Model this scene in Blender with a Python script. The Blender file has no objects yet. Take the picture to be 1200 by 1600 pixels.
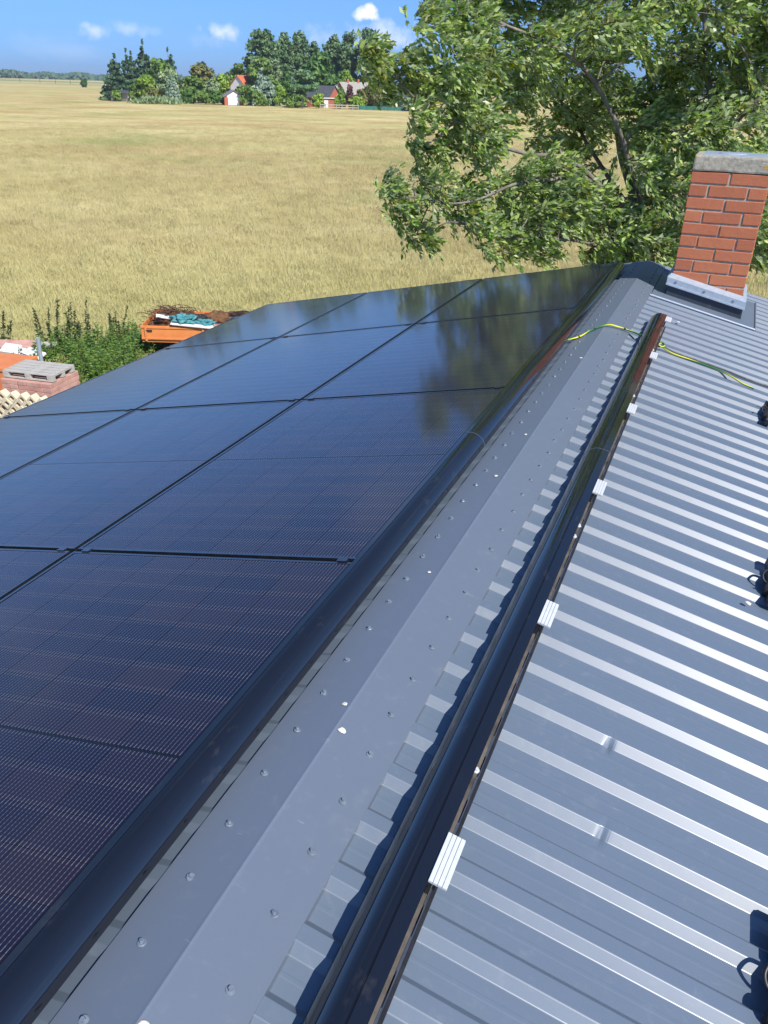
import bpy, bmesh, math, random
import numpy as np
from mathutils import Vector, Matrix, noise

random.seed(7)
rng = np.random.default_rng(7)
SC = bpy.context.scene
COL = SC.collection
R_ = math.radians

# ------------------------------------------------------------------ camera
YAW, PITCH, ROLL = R_(-21.94), R_(28.17), R_(1.56)
CAM = Vector((0.828, -7.094, 1.262))
FPX = 1248.0                                   # focal length in pixels of the 1200x1600 photograph
fwd = Vector((math.sin(YAW)*math.cos(PITCH), math.cos(YAW)*math.cos(PITCH), -math.sin(PITCH)))
r0 = Vector((math.cos(YAW), -math.sin(YAW), 0.0))
u0 = r0.cross(fwd)
right = r0*math.cos(ROLL) + u0*math.sin(ROLL)
up = u0*math.cos(ROLL) - r0*math.sin(ROLL)
cd = bpy.data.cameras.new('camera')
cam = bpy.data.objects.new('camera', cd)
COL.objects.link(cam)
cd.sensor_fit = 'VERTICAL'
cd.sensor_height = 24.0
cd.lens = 24.0*FPX/1600.0
cd.clip_start = 0.02
cd.clip_end = 12000
M = Matrix.Identity(4)
for i in range(3):
    M[i][0] = right[i]; M[i][1] = up[i]; M[i][2] = -fwd[i]; M[i][3] = CAM[i]
cam.matrix_world = M
SC.camera = cam

# ------------------------------------------------------------------ sun, sky, exposure
SUNDIR = Vector((0.85, -0.53, 1.05)).normalized()
sun_elev = math.asin(SUNDIR.z)
sun_az = math.atan2(SUNDIR.x, SUNDIR.y)
sd = bpy.data.lights.new('sun', 'SUN')
sd.energy = 5.0
sd.angle = R_(0.53)
sd.color = (1.0, 0.95, 0.87)
so = bpy.data.objects.new('sun', sd)
COL.objects.link(so)
so.rotation_euler = (-SUNDIR).to_track_quat('-Z', 'Y').to_euler()
so.location = (20, -12, 30)

w = bpy.data.worlds.new('World'); SC.world = w; w.use_nodes = True
nt = w.node_tree; N = nt.nodes; Lk = nt.links
N.clear()
out = N.new('ShaderNodeOutputWorld'); bg = N.new('ShaderNodeBackground')
sky = N.new('ShaderNodeTexSky'); sky.sky_type = 'NISHITA'; sky.sun_disc = False
sky.sun_elevation = sun_elev; sky.sun_rotation = sun_az
sky.altitude = 0; sky.air_density = 1.0; sky.dust_density = 0.1; sky.ozone_density = 3.0
SKY_STRENGTH = 0.108
bg.inputs['Strength'].default_value = SKY_STRENGTH
def wmath(op, a, b=None, clamp=False):
    n = N.new('ShaderNodeMath'); n.operation = op; n.use_clamp = clamp
    for i, v in enumerate((a, b)):
        if v is None: continue
        if isinstance(v, (int, float)): n.inputs[i].default_value = v
        else: Lk.new(v, n.inputs[i])
    return n.outputs[0]
tc = N.new('ShaderNodeTexCoord')
cn = N.new('ShaderNodeTexNoise'); cn.inputs['Scale'].default_value = 62; cn.inputs['Detail'].default_value = 7
cn.inputs['Roughness'].default_value = 0.55
Lk.new(tc.outputs['Generated'], cn.inputs['Vector'])
def pxdir(x, y):
    return (fwd + right*((x-600)/FPX) - up*((y-800)/FPX)).normalized()
def blob(d, ru, rv, soft, dens):
    """one cloud: an elliptical patch of the sky round direction d, edge broken up by noise"""
    d = d.normalized(); h = Vector((d.y, -d.x, 0)).normalized(); v = h.cross(d)
    def dot(vec, scale):
        n = N.new('ShaderNodeVectorMath'); n.operation = 'DOT_PRODUCT'
        Lk.new(tc.outputs['Generated'], n.inputs[0]); n.inputs[1].default_value = vec*scale
        return n.outputs['Value']
    a = dot(h, 1/ru); b = dot(v, 1/rv)
    b = wmath('SUBTRACT', b, v.dot(d)/rv)
    r2 = wmath('SQRT', wmath('ADD', wmath('MULTIPLY', a, a), wmath('MULTIPLY', b, b)))
    fr = wmath('GREATER_THAN', dot(d, 1.0), 0.3)
    e = wmath('ADD', wmath('SUBTRACT', 1.0, r2), wmath('MULTIPLY', wmath('SUBTRACT', cn.outputs['Fac'], 0.5), 2.6))
    m = wmath('DIVIDE', e, soft, True)
    return wmath('MULTIPLY', wmath('MULTIPLY', m, fr), dens)
clouds = [(571, 22, .017, .0075, .75, .98), (579, 17, .009, .0075, .7, .95), (600, 55, .045, .016, 1.1, .55), (512, 60, .03, .012, 1.2, .34), (343, 52, .020, .009, .9, .55),
          (205, 46, .030, .008, 1.2, .34), (150, 48, .018, .009, .9, .42), (60, 62, .04, .008, 1.8, .12), (325, 62, .03, .008, 1.8, .20)]
tot = None
for (x, y, ru, rv, soft, dens) in clouds:
    m = blob(pxdir(x, y), ru, rv, soft, dens)
    tot = m if tot is None else wmath('MAXIMUM', tot, m)
# the same scattered fair-weather puffs carry on over the rest of the sky
n2 = N.new('ShaderNodeTexNoise'); n2.inputs['Scale'].default_value = 4.2; n2.inputs['Detail'].default_value = 6
mp = N.new('ShaderNodeMapping'); mp.inputs['Scale'].default_value = (1, 1, 2.4); mp.inputs['Location'].default_value = (3.1, 1.7, 0.4)
Lk.new(tc.outputs['Generated'], mp.inputs['Vector']); Lk.new(mp.outputs['Vector'], n2.inputs['Vector'])
wisp = wmath('MULTIPLY', wmath('DIVIDE', wmath('SUBTRACT', n2.outputs['Fac'], 0.60), 0.25, True), 0.35)
tot = wmath('MAXIMUM', tot, wisp)
# clear northern air: the band above the horizon stays blue all the way round
spz = N.new('ShaderNodeSeparateXYZ'); Lk.new(tc.outputs['Generated'], spz.inputs[0])
lowf = wmath('SUBTRACT', 1.0, wmath('DIVIDE', wmath('MAXIMUM', spz.outputs[2], 0.0), 0.42), True)
tint = N.new('ShaderNodeMix'); tint.data_type = 'RGBA'; Lk.new(wmath('POWER', lowf, 1.6), tint.inputs['Factor'])
tint.inputs['A'].default_value = (.62, .84, 1.10, 1); tint.inputs['B'].default_value = (.195, .405, 1.00, 1)
mul = N.new('ShaderNodeMix'); mul.data_type = 'RGBA'; mul.blend_type = 'MULTIPLY'; mul.inputs['Factor'].default_value = 1.0
Lk.new(sky.outputs['Color'], mul.inputs['A']); Lk.new(tint.outputs['Result'], mul.inputs['B'])
hs = N.new('ShaderNodeHueSaturation'); hs.inputs['Saturation'].default_value = 1.0
Lk.new(mul.outputs['Result'], hs.inputs['Color'])
mx = N.new('ShaderNodeMix'); mx.data_type = 'RGBA'
Lk.new(tot, mx.inputs['Factor']); Lk.new(hs.outputs['Color'], mx.inputs['A'])
mx.inputs['B'].default_value = (8.6, 8.8, 9.2, 1)
Lk.new(mx.outputs['Result'], bg.inputs['Color']); Lk.new(bg.outputs['Background'], out.inputs['Surface'])

SC.view_settings.view_transform = 'Standard'
SC.view_settings.look = 'None'
SC.view_settings.exposure = 0.36
SC.view_settings.gamma = 1.0
SC.view_settings.use_curve_mapping = False

# ------------------------------------------------------------------ helpers
def tag(o, label=None, cat=None, group=None, kind=None):
    if label: o['label'] = label
    if cat: o['category'] = cat
    if group: o['group'] = group
    if kind: o['kind'] = kind
    return o

def empty(name, loc, label, cat, group=None, rz=0.0):
    o = bpy.data.objects.new(name, None); COL.objects.link(o)
    o.location = loc; o.rotation_euler = (0, 0, rz); o.empty_display_size = 0.1
    return tag(o, label, cat, group)

def link(name, me, parent=None, loc=None):
    o = bpy.data.objects.new(name, me); COL.objects.link(o)
    if parent: o.parent = parent
    if loc is not None: o.location = loc
    return o

def mesh(name, V, F, mat, smooth=False):
    me = bpy.data.meshes.new(name)
    me.from_pydata([tuple(v) for v in V], [], F)
    if mat: me.materials.append(mat)
    if smooth: me.polygons.foreach_set('use_smooth', [True]*len(me.polygons))
    me.update()
    return me

def np_mesh(name, V, quads, mat, smooth=False):
    """large mesh of quads straight from arrays"""
    me = bpy.data.meshes.new(name)
    n = len(V); f = len(quads)
    me.vertices.add(n); me.vertices.foreach_set('co', np.asarray(V, np.float32).ravel())
    me.loops.add(f*4); me.loops.foreach_set('vertex_index', np.asarray(quads, np.int32).ravel())
    me.polygons.add(f); me.polygons.foreach_set('loop_start', np.arange(0, f*4, 4, dtype=np.int32))
    me.polygons.foreach_set('loop_total', np.full(f, 4, np.int32))
    me.materials.append(mat)
    me.update(calc_edges=True); me.validate()
    if smooth: me.polygons.foreach_set('use_smooth', np.ones(f, bool))
    return me

class MB:
    """collects shapes, then builds one mesh"""
    def __init__(s): s.V = []; s.F = []
    def add(s, V, F):
        b = len(s.V); s.V += [Vector(v) for v in V]; s.F += [tuple(i+b for i in f) for f in F]; return s
    def box(s, lo, hi):
        x0, y0, z0 = lo; x1, y1, z1 = hi
        return s.add([(x0,y0,z0),(x1,y0,z0),(x1,y1,z0),(x0,y1,z0),(x0,y0,z1),(x1,y0,z1),(x1,y1,z1),(x0,y1,z1)],
                     [(0,3,2,1),(4,5,6,7),(0,1,5,4),(1,2,6,5),(2,3,7,6),(3,0,4,7)])
    def extrude_y(s, prof, y0, y1, closed=True):
        n = len(prof); V = [(x, y0, z) for x, z in prof]+[(x, y1, z) for x, z in prof]
        F = []
        for i in range(n if closed else n-1):
            j = (i+1) % n; F.append((i, j, j+n, i+n))
        if closed: F += [tuple(range(n-1, -1, -1)), tuple(range(n, 2*n))]
        return s.add(V, F)
    def tube(s, pts, rad, k=8, caps=True):
        pts = [Vector(p) for p in pts]; n = len(pts); V = []; F = []
        rr = rad if isinstance(rad, (list, tuple)) else [rad]*n
        ref = Vector((0.31, 0.17, 0.93))
        for i, p in enumerate(pts):
            t = (pts[min(i+1, n-1)]-pts[max(i-1, 0)]).normalized()
            a = t.cross(ref)
            if a.length < 0.05: a = t.cross(Vector((1, 0, 0)))
            a.normalize(); b = t.cross(a)
            for q in range(k):
                c = 2*math.pi*q/k; V.append(p+(a*math.cos(c)+b*math.sin(c))*rr[i])
        for i in range(n-1):
            for q in range(k):
                F.append((i*k+q, i*k+(q+1) % k, (i+1)*k+(q+1) % k, (i+1)*k+q))
        if caps: F += [tuple(range(k-1, -1, -1)), tuple(range((n-1)*k, n*k))]
        return s.add(V, F)
    def xform(s, Mx):
        s.V = [Mx @ v for v in s.V]; return s
    def bevel(s, w, seg=1):
        bm = bmesh.new(); vs = [bm.verts.new(v) for v in s.V]
        for f in s.F: bm.faces.new([vs[i] for i in f])
        bmesh.ops.bevel(bm, geom=bm.edges[:], offset=w, segments=seg, affect='EDGES', profile=0.6)
        bm.verts.index_update()
        s.V = [v.co.copy() for v in bm.verts]; s.F = [tuple(v.index for v in f.verts) for f in bm.faces]
        bm.free(); return s
    def data(s, name, mat, smooth=False): return mesh(name, s.V, s.F, mat, smooth)
    def build(s, name, mat, parent=None, smooth=False): return link(name, s.data(name, mat, smooth), parent)

def spline(pts, n=8):
    """Catmull-Rom through pts"""
    P = [Vector(p) for p in pts]; P = [P[0]*2-P[1]]+P+[P[-1]*2-P[-2]]; o = []
    for i in range(1, len(P)-2):
        for k in range(n):
            t = k/n; a, b, c, d = P[i-1:i+3]
            o.append(0.5*((2*b)+(c-a)*t+(2*a-5*b+4*c-d)*t*t+(3*b-a-3*c+d)*t**3))
    o.append(P[-2]); return o

# ------------------------------------------------------------------ materials
def new_mat(name):
    m = bpy.data.materials.new(name); m.use_nodes = True
    t = m.node_tree; b = t.nodes['Principled BSDF']
    return m, t, b
def nd(t, kind, **kw):
    n = t.nodes.new(kind)
    for k, v in kw.items():
        if k in n.inputs: n.inputs[k].default_value = v
        else: setattr(n, k, v)
    return n
def tmath(t, op, a, b=None, c=None, clamp=False):
    n = t.nodes.new('ShaderNodeMath'); n.operation = op; n.use_clamp = clamp
    for i, v in enumerate((a, b, c)):
        if v is None: continue
        if isinstance(v, (int, float)): n.inputs[i].default_value = v
        else: t.links.new(v, n.inputs[i])
    return n.outputs[0]
def ramp(t, fac, stops):
    n = t.nodes.new('ShaderNodeValToRGB'); t.links.new(fac, n.inputs[0])
    e = n.color_ramp.elements
    while len(e) < len(stops): e.new(0.5)
    for i, (p, c) in enumerate(stops): e[i].position = p; e[i].color = (*c, 1)
    return n.outputs[0]
def tnoise(t, scale, detail=4, rough=.55, coord='Object', stretch=None, dist=0.0):
    c = t.nodes.new('ShaderNodeTexCoord')
    if coord == 'World': src = t.nodes.new('ShaderNodeNewGeometry').outputs['Position']
    else: src = c.outputs[coord]
    if stretch:
        mp = t.nodes.new('ShaderNodeMapping'); mp.inputs['Scale'].default_value = stretch
        t.links.new(src, mp.inputs['Vector']); src = mp.outputs['Vector']
    n = nd(t, 'ShaderNodeTexNoise', Scale=scale, Detail=detail, Roughness=rough, Distortion=dist)
    t.links.new(src, n.inputs['Vector'])
    return n.outputs['Fac']
def bump(t, b, h, strength=.3, dist=.01):
    n = nd(t, 'ShaderNodeBump', Strength=strength, Distance=dist)
    t.links.new(h, n.inputs['Height']); t.links.new(n.outputs[0], b.inputs['Normal'])
def mixc(t, fac, a, b):
    n = t.nodes.new('ShaderNodeMix'); n.data_type = 'RGBA'
    for i, v in (('Factor', fac), ('A', a), ('B', b)):
        if isinstance(v, tuple): n.inputs[i].default_value = (*v, 1)
        elif isinstance(v, (int, float)): n.inputs[i].default_value = v
        else: t.links.new(v, n.inputs[i])
    return n.outputs['Result']

def simple(name, c1, c2, scale, rough=.6, metal=0.0, bs=0.0, bd=.005, spec=.5, coord='Object', stretch=None, detail=5):
    m, t, b = new_mat(name)
    f = tnoise(t, scale, detail, .6, coord, stretch)
    t.links.new(ramp(t, f, [(.3, c1), (.7, c2)]), b.inputs['Base Color'])
    b.inputs['Roughness'].default_value = rough; b.inputs['Metallic'].default_value = metal
    b.inputs['Specular IOR Level'].default_value = spec
    if bs: bump(t, b, f, bs, bd)
    return m

# painted steel sheet of the roof: slate grey coat, smudges and scuffs
def sheet_mat(name, base, rough, metal=0.0, spec=.5, ior=1.5):
    m, t, b = new_mat(name)
    big = tnoise(t, 2.2, 6, .6, 'World')
    fine = tnoise(t, 26, 8, .7, 'World', (1, 1, 1), .4)
    col = mixc(t, tmath(t, 'MULTIPLY', big, .5), tuple(v*.93 for v in base), tuple(v*1.10 for v in base))
    dust = tmath(t, 'MULTIPLY', tmath(t, 'MULTIPLY', tmath(t, 'SUBTRACT', fine, .56, None, True), 2.6, None, True), tmath(t, 'MULTIPLY', big, .30))
    col = mixc(t, dust, col, (.46, .45, .43))
    scr = tnoise(t, 60, 3, .6, 'World', (.25, 1.6, 1), .2)
    col = mixc(t, tmath(t, 'MULTIPLY', tmath(t, 'MULTIPLY', tmath(t, 'SUBTRACT', scr, .70, None, True), 8, None, True), tmath(t, 'MULTIPLY', tmath(t, 'SUBTRACT', big, .48, None, True), 3.5, None, True)), col, (.50, .50, .49))
    t.links.new(col, b.inputs['Base Color'])
    b.inputs['Metallic'].default_value = metal
    oi = t.nodes.new('ShaderNodeObjectInfo')
    t.links.new(tmath(t, 'ADD', tmath(t, 'ADD', rough-.07, tmath(t, 'MULTIPLY', oi.outputs['Random'], .05)), tmath(t, 'MULTIPLY', fine, .10)), b.inputs['Roughness'])
    b.inputs['Specular IOR Level'].default_value = spec; b.inputs['IOR'].default_value = ior
    wav = tnoise(t, 3.0, 2, .5, 'World', (.5, 1.5, 1))
    bump(t, b, wav, .12, .012)
    return m
M_sheet = sheet_mat('roof_paint', (.112, .148, .200), .41, 0, .5, 1.95)
M_cap = sheet_mat('ridge_paint', (.125, .155, .205), .40, 0, .5, 1.75)
M_lead = sheet_mat('flashing_paint', (.030, .042, .062), .5)
M_alu = simple('aluminium', (.62, .64, .66), (.70, .72, .73), 60, .45, .25, .05, .001)
M_zinc = simple('light_zinc', (.36, .43, .52), (.46, .53, .61), 30, .36, .3)
M_washer = simple('screw_head', (.13, .165, .21), (.20, .24, .29), 90, .42, .1)
M_black = simple('black_plastic', (.010, .011, .014), (.022, .022, .026), 40, .45)
M_rubber = simple('black_rubber', (.012, .012, .013), (.03, .03, .03), 60, .75)
M_rail = simple('dusty_black_rail', (.035, .030, .027), (.17, .145, .12), 9, .6, .1, 0, .005, .5, 'World', (2, 1.2, 2))
M_railedge = simple('rail_edge', (.25, .26, .28), (.42, .43, .45), 20, .3, .9)
M_plug = simple('white_chip', (.50, .48, .42), (.72, .70, .64), 300, .6)

def trim_mat():
    m, t, b = new_mat('black_anodised_trim')
    f = tnoise(t, 14, 7, .7, 'World', (1, .5, 1))
    d = tmath(t, 'MULTIPLY', tmath(t, 'SUBTRACT', f, .60, None, True), 1.2, None, True)
    t.links.new(mixc(t, d, (.007, .008, .012), (.16, .14, .12)), b.inputs['Base Color'])
    t.links.new(tmath(t, 'ADD', .03, tmath(t, 'MULTIPLY', f, .10)), b.inputs['Roughness'])
    b.inputs['IOR'].default_value = 1.85
    return m
M_trim = trim_mat()
M_frame = simple('black_anodised_frame', (.008, .010, .016), (.016, .019, .028), 30, .22, 0, 0, .005, 1.0)
M_frame.node_tree.nodes['Principled BSDF'].inputs['IOR'].default_value = 1.9

# photovoltaic laminate: dark cells under satin glass; cell gaps, half-cut gap and the fine silver wires
PW, PL = 1.134, 1.722
CW, CH = 0.1826, 0.0930
CG = .0014
def pv_mat(name, cell_obj=False):
    m, t, b = new_mat(name)
    tcn = t.nodes.new('ShaderNodeTexCoord'); sp = t.nodes.new('ShaderNodeSeparateXYZ')
    if cell_obj:
        t.links.new(tcn.outputs['Object'], sp.inputs[0])
        X = tmath(t, 'ADD', sp.outputs[0], CW/2); Y = tmath(t, 'ADD', sp.outputs[1], CH/2)
        oi = t.nodes.new('ShaderNodeObjectInfo'); rnd = oi.outputs['Random']
        gap = 0.0
    else:
        t.links.new(tcn.outputs['Object'], sp.inputs[0])
        X0 = tmath(t, 'ADD', sp.outputs[0], 3*(CW+CG))
        ay = tmath(t, 'ABSOLUTE', sp.outputs[1])
        Y0 = tmath(t, 'SUBTRACT', ay, .004)
        X = tmath(t, 'MODULO', X0, CW+CG); Y = tmath(t, 'MODULO', Y0, CH+CG)
        gx = tmath(t, 'GREATER_THAN', X, CW); gy = tmath(t, 'GREATER_THAN', Y, CH)
        gap = tmath(t, 'MAXIMUM', tmath(t, 'MAXIMUM', gx, gy), tmath(t, 'LESS_THAN', Y0, 0))
        gap = tmath(t, 'MAXIMUM', gap, tmath(t, 'GREATER_THAN', tmath(t, 'ABSOLUTE', sp.outputs[0]), 3*(CW+CG)))
        wn = t.nodes.new('ShaderNodeTexWhiteNoise'); wn.noise_dimensions = '3D'
        cb = t.nodes.new('ShaderNodeCombineXYZ')
        t.links.new(tmath(t, 'FLOOR', tmath(t, 'DIVIDE', X0, CW+CG)), cb.inputs[0])
        t.links.new(tmath(t, 'FLOOR', tmath(t, 'DIVIDE', sp.outputs[1], CH+CG)), cb.inputs[1])
        oi = t.nodes.new('ShaderNodeObjectInfo'); t.links.new(oi.outputs['Random'], cb.inputs[2])
        t.links.new(cb.outputs[0], wn.inputs['Vector']); rnd = wn.outputs['Value']
    col = ramp(t, rnd, [(0.0, (.0035, .0038, .020)), (.5, (.0085, .0058, .021)), (1.0, (.0150, .0085, .021))])
    # wires: sixteen per cell, run along the ridge, brighter where they hop from cell to cell
    pitch = CW/16
    wx = tmath(t, 'ABSOLUTE', tmath(t, 'SUBTRACT', tmath(t, 'MODULO', X, pitch), pitch/2))
    wire = tmath(t, 'LESS_THAN', wx, .00085)
    ed = tmath(t, 'MINIMUM', Y, tmath(t, 'SUBTRACT', CH, Y))
    endband = tmath(t, 'LESS_THAN', ed, .011)
    dots = tmath(t, 'LESS_THAN', tmath(t, 'MODULO', Y, .0092), .0040)
    amt = tmath(t, 'MULTIPLY', wire, tmath(t, 'ADD', tmath(t, 'ADD', .12, tmath(t, 'MULTIPLY', dots, .13)), tmath(t, 'MULTIPLY', endband, .16)))
    col = mixc(t, amt, col, (.50, .47, .46))
    if gap != 0.0: col = mixc(t, gap, col, (.004, .004, .006))
    t.links.new(col, b.inputs['Base Color'])
    b.inputs['Roughness'].default_value = .55
    b.inputs['Specular IOR Level'].default_value = .08
    b.inputs['Coat Weight'].default_value = 1.0
    b.inputs['Coat IOR'].default_value = 1.48
    sm = tnoise(t, 5, 6, .65, 'World')
    t.links.new(tmath(t, 'ADD', .055, tmath(t, 'MULTIPLY', sm, .07)), b.inputs['Coat Roughness'])
    return m
M_pv = pv_mat('solar_laminate')
M_cell = pv_mat('solar_cell', True)

def brick_mat():
    m, t, b = new_mat('red_brick')
    oi = t.nodes.new('ShaderNodeObjectInfo')
    f = tnoise(t, 14, 6, .65, 'World')
    base = ramp(t, oi.outputs['Random'], [(0, (.36, .115, .056)), (.35, (.46, .155, .066)), (.7, (.52, .185, .082)), (1, (.42, .128, .062))])
    stain = tnoise(t, 5, 6, .7, 'World', (1, 1, .6))
    base = mixc(t, tmath(t, 'MULTIPLY', tmath(t, 'SUBTRACT', stain, .50, None, True), 1.6, None, True), base, (.22, .075, .045))
    base = mixc(t, tmath(t, 'MULTIPLY', f, .75), base, (.38, .115, .060))
    sp = tnoise(t, 55, 3, .6, 'World')
    base = mixc(t, tmath(t, 'MULTIPLY', tmath(t, 'SUBTRACT', sp, .62, None, True), 2.5, None, True), base, (.55, .36, .26))
    t.links.new(base, b.inputs['Base Color']); b.inputs['Roughness'].default_value = .75
    bump(t, b, tmath(t, 'ADD', tnoise(t, 120, 6, .7, 'World'), tnoise(t, 28, 5, .7, 'World')), .55, .005)
    return m
M_brick = brick_mat()
M_mortar = simple('mortar', (.27, .25, .21), (.44, .41, .35), 40, .95, 0, .6, .004, .2, 'World')
def concrete_mat():
    m, t, b = new_mat('weathered_concrete')
    f = tnoise(t, 30, 8, .7, 'World')
    col = ramp(t, f, [(.3, (.20, .185, .15)), (.6, (.40, .375, .31)), (.75, (.50, .47, .40))])
    l = tnoise(t, 9, 5, .6, 'World')
    col = mixc(t, tmath(t, 'MULTIPLY', tmath(t, 'SUBTRACT', l, .585, None, True), 9, None, True), col, (.50, .30, .035))
    t.links.new(col, b.inputs['Base Color']); b.inputs['Roughness'].default_value = .92
    bump(t, b, f, .7, .006); return m
M_conc = concrete_mat()
# ------------------------------------------------------------------ roof frame
TH = R_(12.39); CT, ST = math.cos(TH), math.sin(TH)
XR, ZR = 0.225, -0.032          # ridge line
def RP(s, y, h): return Vector((XR+s*CT+h*ST, y, ZR-s*ST+h*CT))       # right slope: s down the slope, h off it
def LP(s, y, h): return Vector((XR-s*CT-h*ST, y, ZR-s*ST+h*CT))       # left slope
GZ = CAM.z-6.7                   # the ground
YN, YF = -8.3, 0.42              # near and far ends of the roof
SP = 0.1405                      # rib spacing
U0 = -4.923                      # a rib's upper edge
SL, SR = 3.72, 3.9               # slope lengths

house = empty('house', (XR, -4, GZ), 'house under the grey ribbed metal roof that fills the foreground', 'house')
hinv = Matrix.Translation(-house.location)
def hpart(mb, name, mat, smooth=False, parent=None):
    """a part of the house, built in world coordinates"""
    if parent is None:
        mb.xform(hinv); return mb.build(name, mat, house, smooth)
    return mb.build(name, mat, parent, smooth)

def rib_profile(y0, y1):
    """(y, h) of the trapezoid sheet between y0 and y1, from far to near"""
    k0 = math.ceil((U0+.06-y1)/SP)
    pts = []
    k = math.floor((U0-y1)/SP)-1
    y = 1e9
    while True:
        u = U0-k*SP
        seq = [(u+.054, -.0215), (u+.0525, -.0208), (u+.036, -.004), (u+.0345, -.003), (u+.0026, -.003), (u+.0012, -.0034), (u, -.0043), (u-.0172, -.0203), (u-.0186, -.0212), (u-.0200, -.0215)]
        mid = u-.0185-.0335
        seq += [(mid+.006, -.0215), (mid+.003, -.0212), (mid-.003, -.0212), (mid-.006, -.0215)]
        for p in seq:
            if y0-1e-6 <= p[0] <= y1+1e-6: pts.append(p)
        if u < y0-.2: break
        k += 1
    if not pts or pts[0][0] < y1-1e-4: pts.insert(0, (y1, -.0215))
    if pts[-1][0] > y0+1e-4: pts.append((y0, -.0215))
    return pts

DENTS = [(0.885, -4.955-0.0), (0.0, 0.0)]
def sheet(side, y0, y1, smax, dents=()):
    P = rib_profile(y0, y1); mb = MB()
    ss = [0.02, .12, .3, .6, 1.0, 1.6, 2.4, smax]
    for (ds, dy) in dents: ss += [ds+q*.006 for q in range(-6, 7)]
    ss = sorted(ss); V = []
    f = RP if side > 0 else LP
    for s in ss:
        for (y, h) in P:
            hh = (h if side > 0 else -.003+(h+.003)*.36)+.0006*noise.noise((s*1.3, y*2.2, side*5))
            for (ds, dy) in dents:
                q = math.exp(-(((s-ds)/.009)**2+((y-dy)/.010)**2))
                hh -= .008*q; y = y+.003*q
            V.append(f(s, y, hh))
    n = len(P); F = []
    for i in range(len(ss)-1):
        for j in range(n-1):
            a = (i*n+j, i*n+j+1, (i+1)*n+j+1, (i+1)*n+j)
            F.append(a if side < 0 else a[::-1])
    return mb.add(V, F)
cover = SP*8
seam0 = U0+.053+.0145+6*SP           # laps fall in a pan just behind a rib
dent_pts = [(.598, -5.497), (.626, -5.776)]
for side, smax in ((1, SR), (-1, SL)):
    y1 = YF
    k = 0
    ys = []
    yy = seam0+cover*5
    while yy > YN: 
        if yy < YF: ys.append(yy)
        yy -= cover
    edges = [YF]+ys+[YN]
    for a, b in zip(edges[:-1], edges[1:]):
        if a-b < .05: continue
        dn = [d for d in dent_pts if b < d[1] < a] if side > 0 else []
        hpart(sheet(side, b, a, smax, dn), 'roof_sheet', M_sheet)

# ridge cap: a folded strip with down-turned edges
cap = MB()
prof = [(-.146, -.0085), (-.142, .0012), (-.006, .0018), (0, .0026), (.006, .0018), (.152, .0012), (.154, -.0195)]
def cross(s, h):
    p = RP(s, 0, h) if s >= 0 else LP(-s, 0, h)
    return (p.x, p.z)
top = [cross(s, h) for s, h in prof]; bot = [cross(s*.992, h-.0016) for s, h in prof]
ysteps = [YF-.03-(YF-.03-YN)*i/60 for i in range(61)]
V = []; F = []
n = len(top)
for yv in ysteps:
    for i, (x, z) in enumerate(top):
        wob = .0009*noise.noise((yv*2.3, i*.8, 3.3)) if i not in (3,) else .0005*noise.noise((yv*1.1, 7.7, 1))
        V.append((x, yv, z+wob))
for i in range(60):
    for j in range(n-1): F.append((i*n+j, (i+1)*n+j, (i+1)*n+j+1, i*n+j+1))
cap.add(V, F)
ridge = hpart(cap, 'ridge_cap', M_cap)
so_ = ridge.modifiers.new('thickness', 'SOLIDIFY'); so_.thickness = .0012; so_.offset = -1

# hex-head screws with sealing washers, one on every rib, both sides of the crease
sm_ = MB()
def ngon_prism(mb, k, r0_, r1_, z0, z1, ph=0):
    V = [(r0_*math.cos(2*math.pi*i/k+ph), r0_*math.sin(2*math.pi*i/k+ph), z0) for i in range(k)]+[(r1_*math.cos(2*math.pi*i/k+ph), r1_*math.sin(2*math.pi*i/k+ph), z1) for i in range(k)]
    return mb.add(V, [(i, (i+1) % k, (i+1) % k+k, i+k) for i in range(k)]+[tuple(range(k, 2*k))])
ngon_prism(sm_, 12, .0088, .0078, 0, .0022)
ngon_prism(sm_, 6, .0046, .0042, .0022, .0078)
screw_me = sm_.data('screw', M_washer)
k = -50
while True:
    y = U0+.0175-k*SP; k += 1
    if y > YF-.06: continue
    if y < YN+.05: break
    for side in (1, -1):
        s = (.0985 if side > 0 else .087)+random.uniform(-.0035, .0035)
        p = (RP if side > 0 else LP)(s, y+random.uniform(-.006, .006), .0015)
        o = link('screw', screw_me, ridge, hinv @ p)
        o.rotation_euler = (random.uniform(-.06, .06), side*TH+random.uniform(-.06, .06), random.uniform(0, 6))

# walls, gable, fascia and gutter below the roof
wallm = simple('render_wall', (.55, .53, .48), (.64, .62, .57), 3, .9)
woodm = simple('fascia_wood', (.10, .085, .07), (.16, .135, .11), 12, .7)
xl = LP(SL-.35, 0, -.06); xrr = RP(SR-.35, 0, -.06)
y0w, y1w = YN+.2, YF-.25
pts = [(xl.x, GZ-.1), (xrr.x, GZ-.1), (xrr.x, xrr.z), (XR, ZR-.07), (xl.x, xl.z)]
hpart(MB().extrude_y(pts, y0w, y1w), 'wall', wallm)
for f, sm in ((LP, SL), (RP, SR)):
    a, b_ = f(sm-.06, 0, -.03), f(sm-.06, 0, -.20)
    d = .025 if f is RP else -.025
    hpart(MB().box((min(a.x, a.x+d), YN+.02, b_.z), (max(a.x, a.x+d), YF-.02, a.z)), 'fascia', woodm)
for f, sm in ((LP, SL), (RP, SR)):
    mb = MB()
    q = [f(.03, 0, -.03), f(sm-.05, 0, -.03), f(sm-.05, 0, -.17), f(.03, 0, -.17)]
    mb.extrude_y([(p.x, p.z) for p in q], YF-.05, YF-.025)
    hpart(mb, 'verge_board', woodm)

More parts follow.
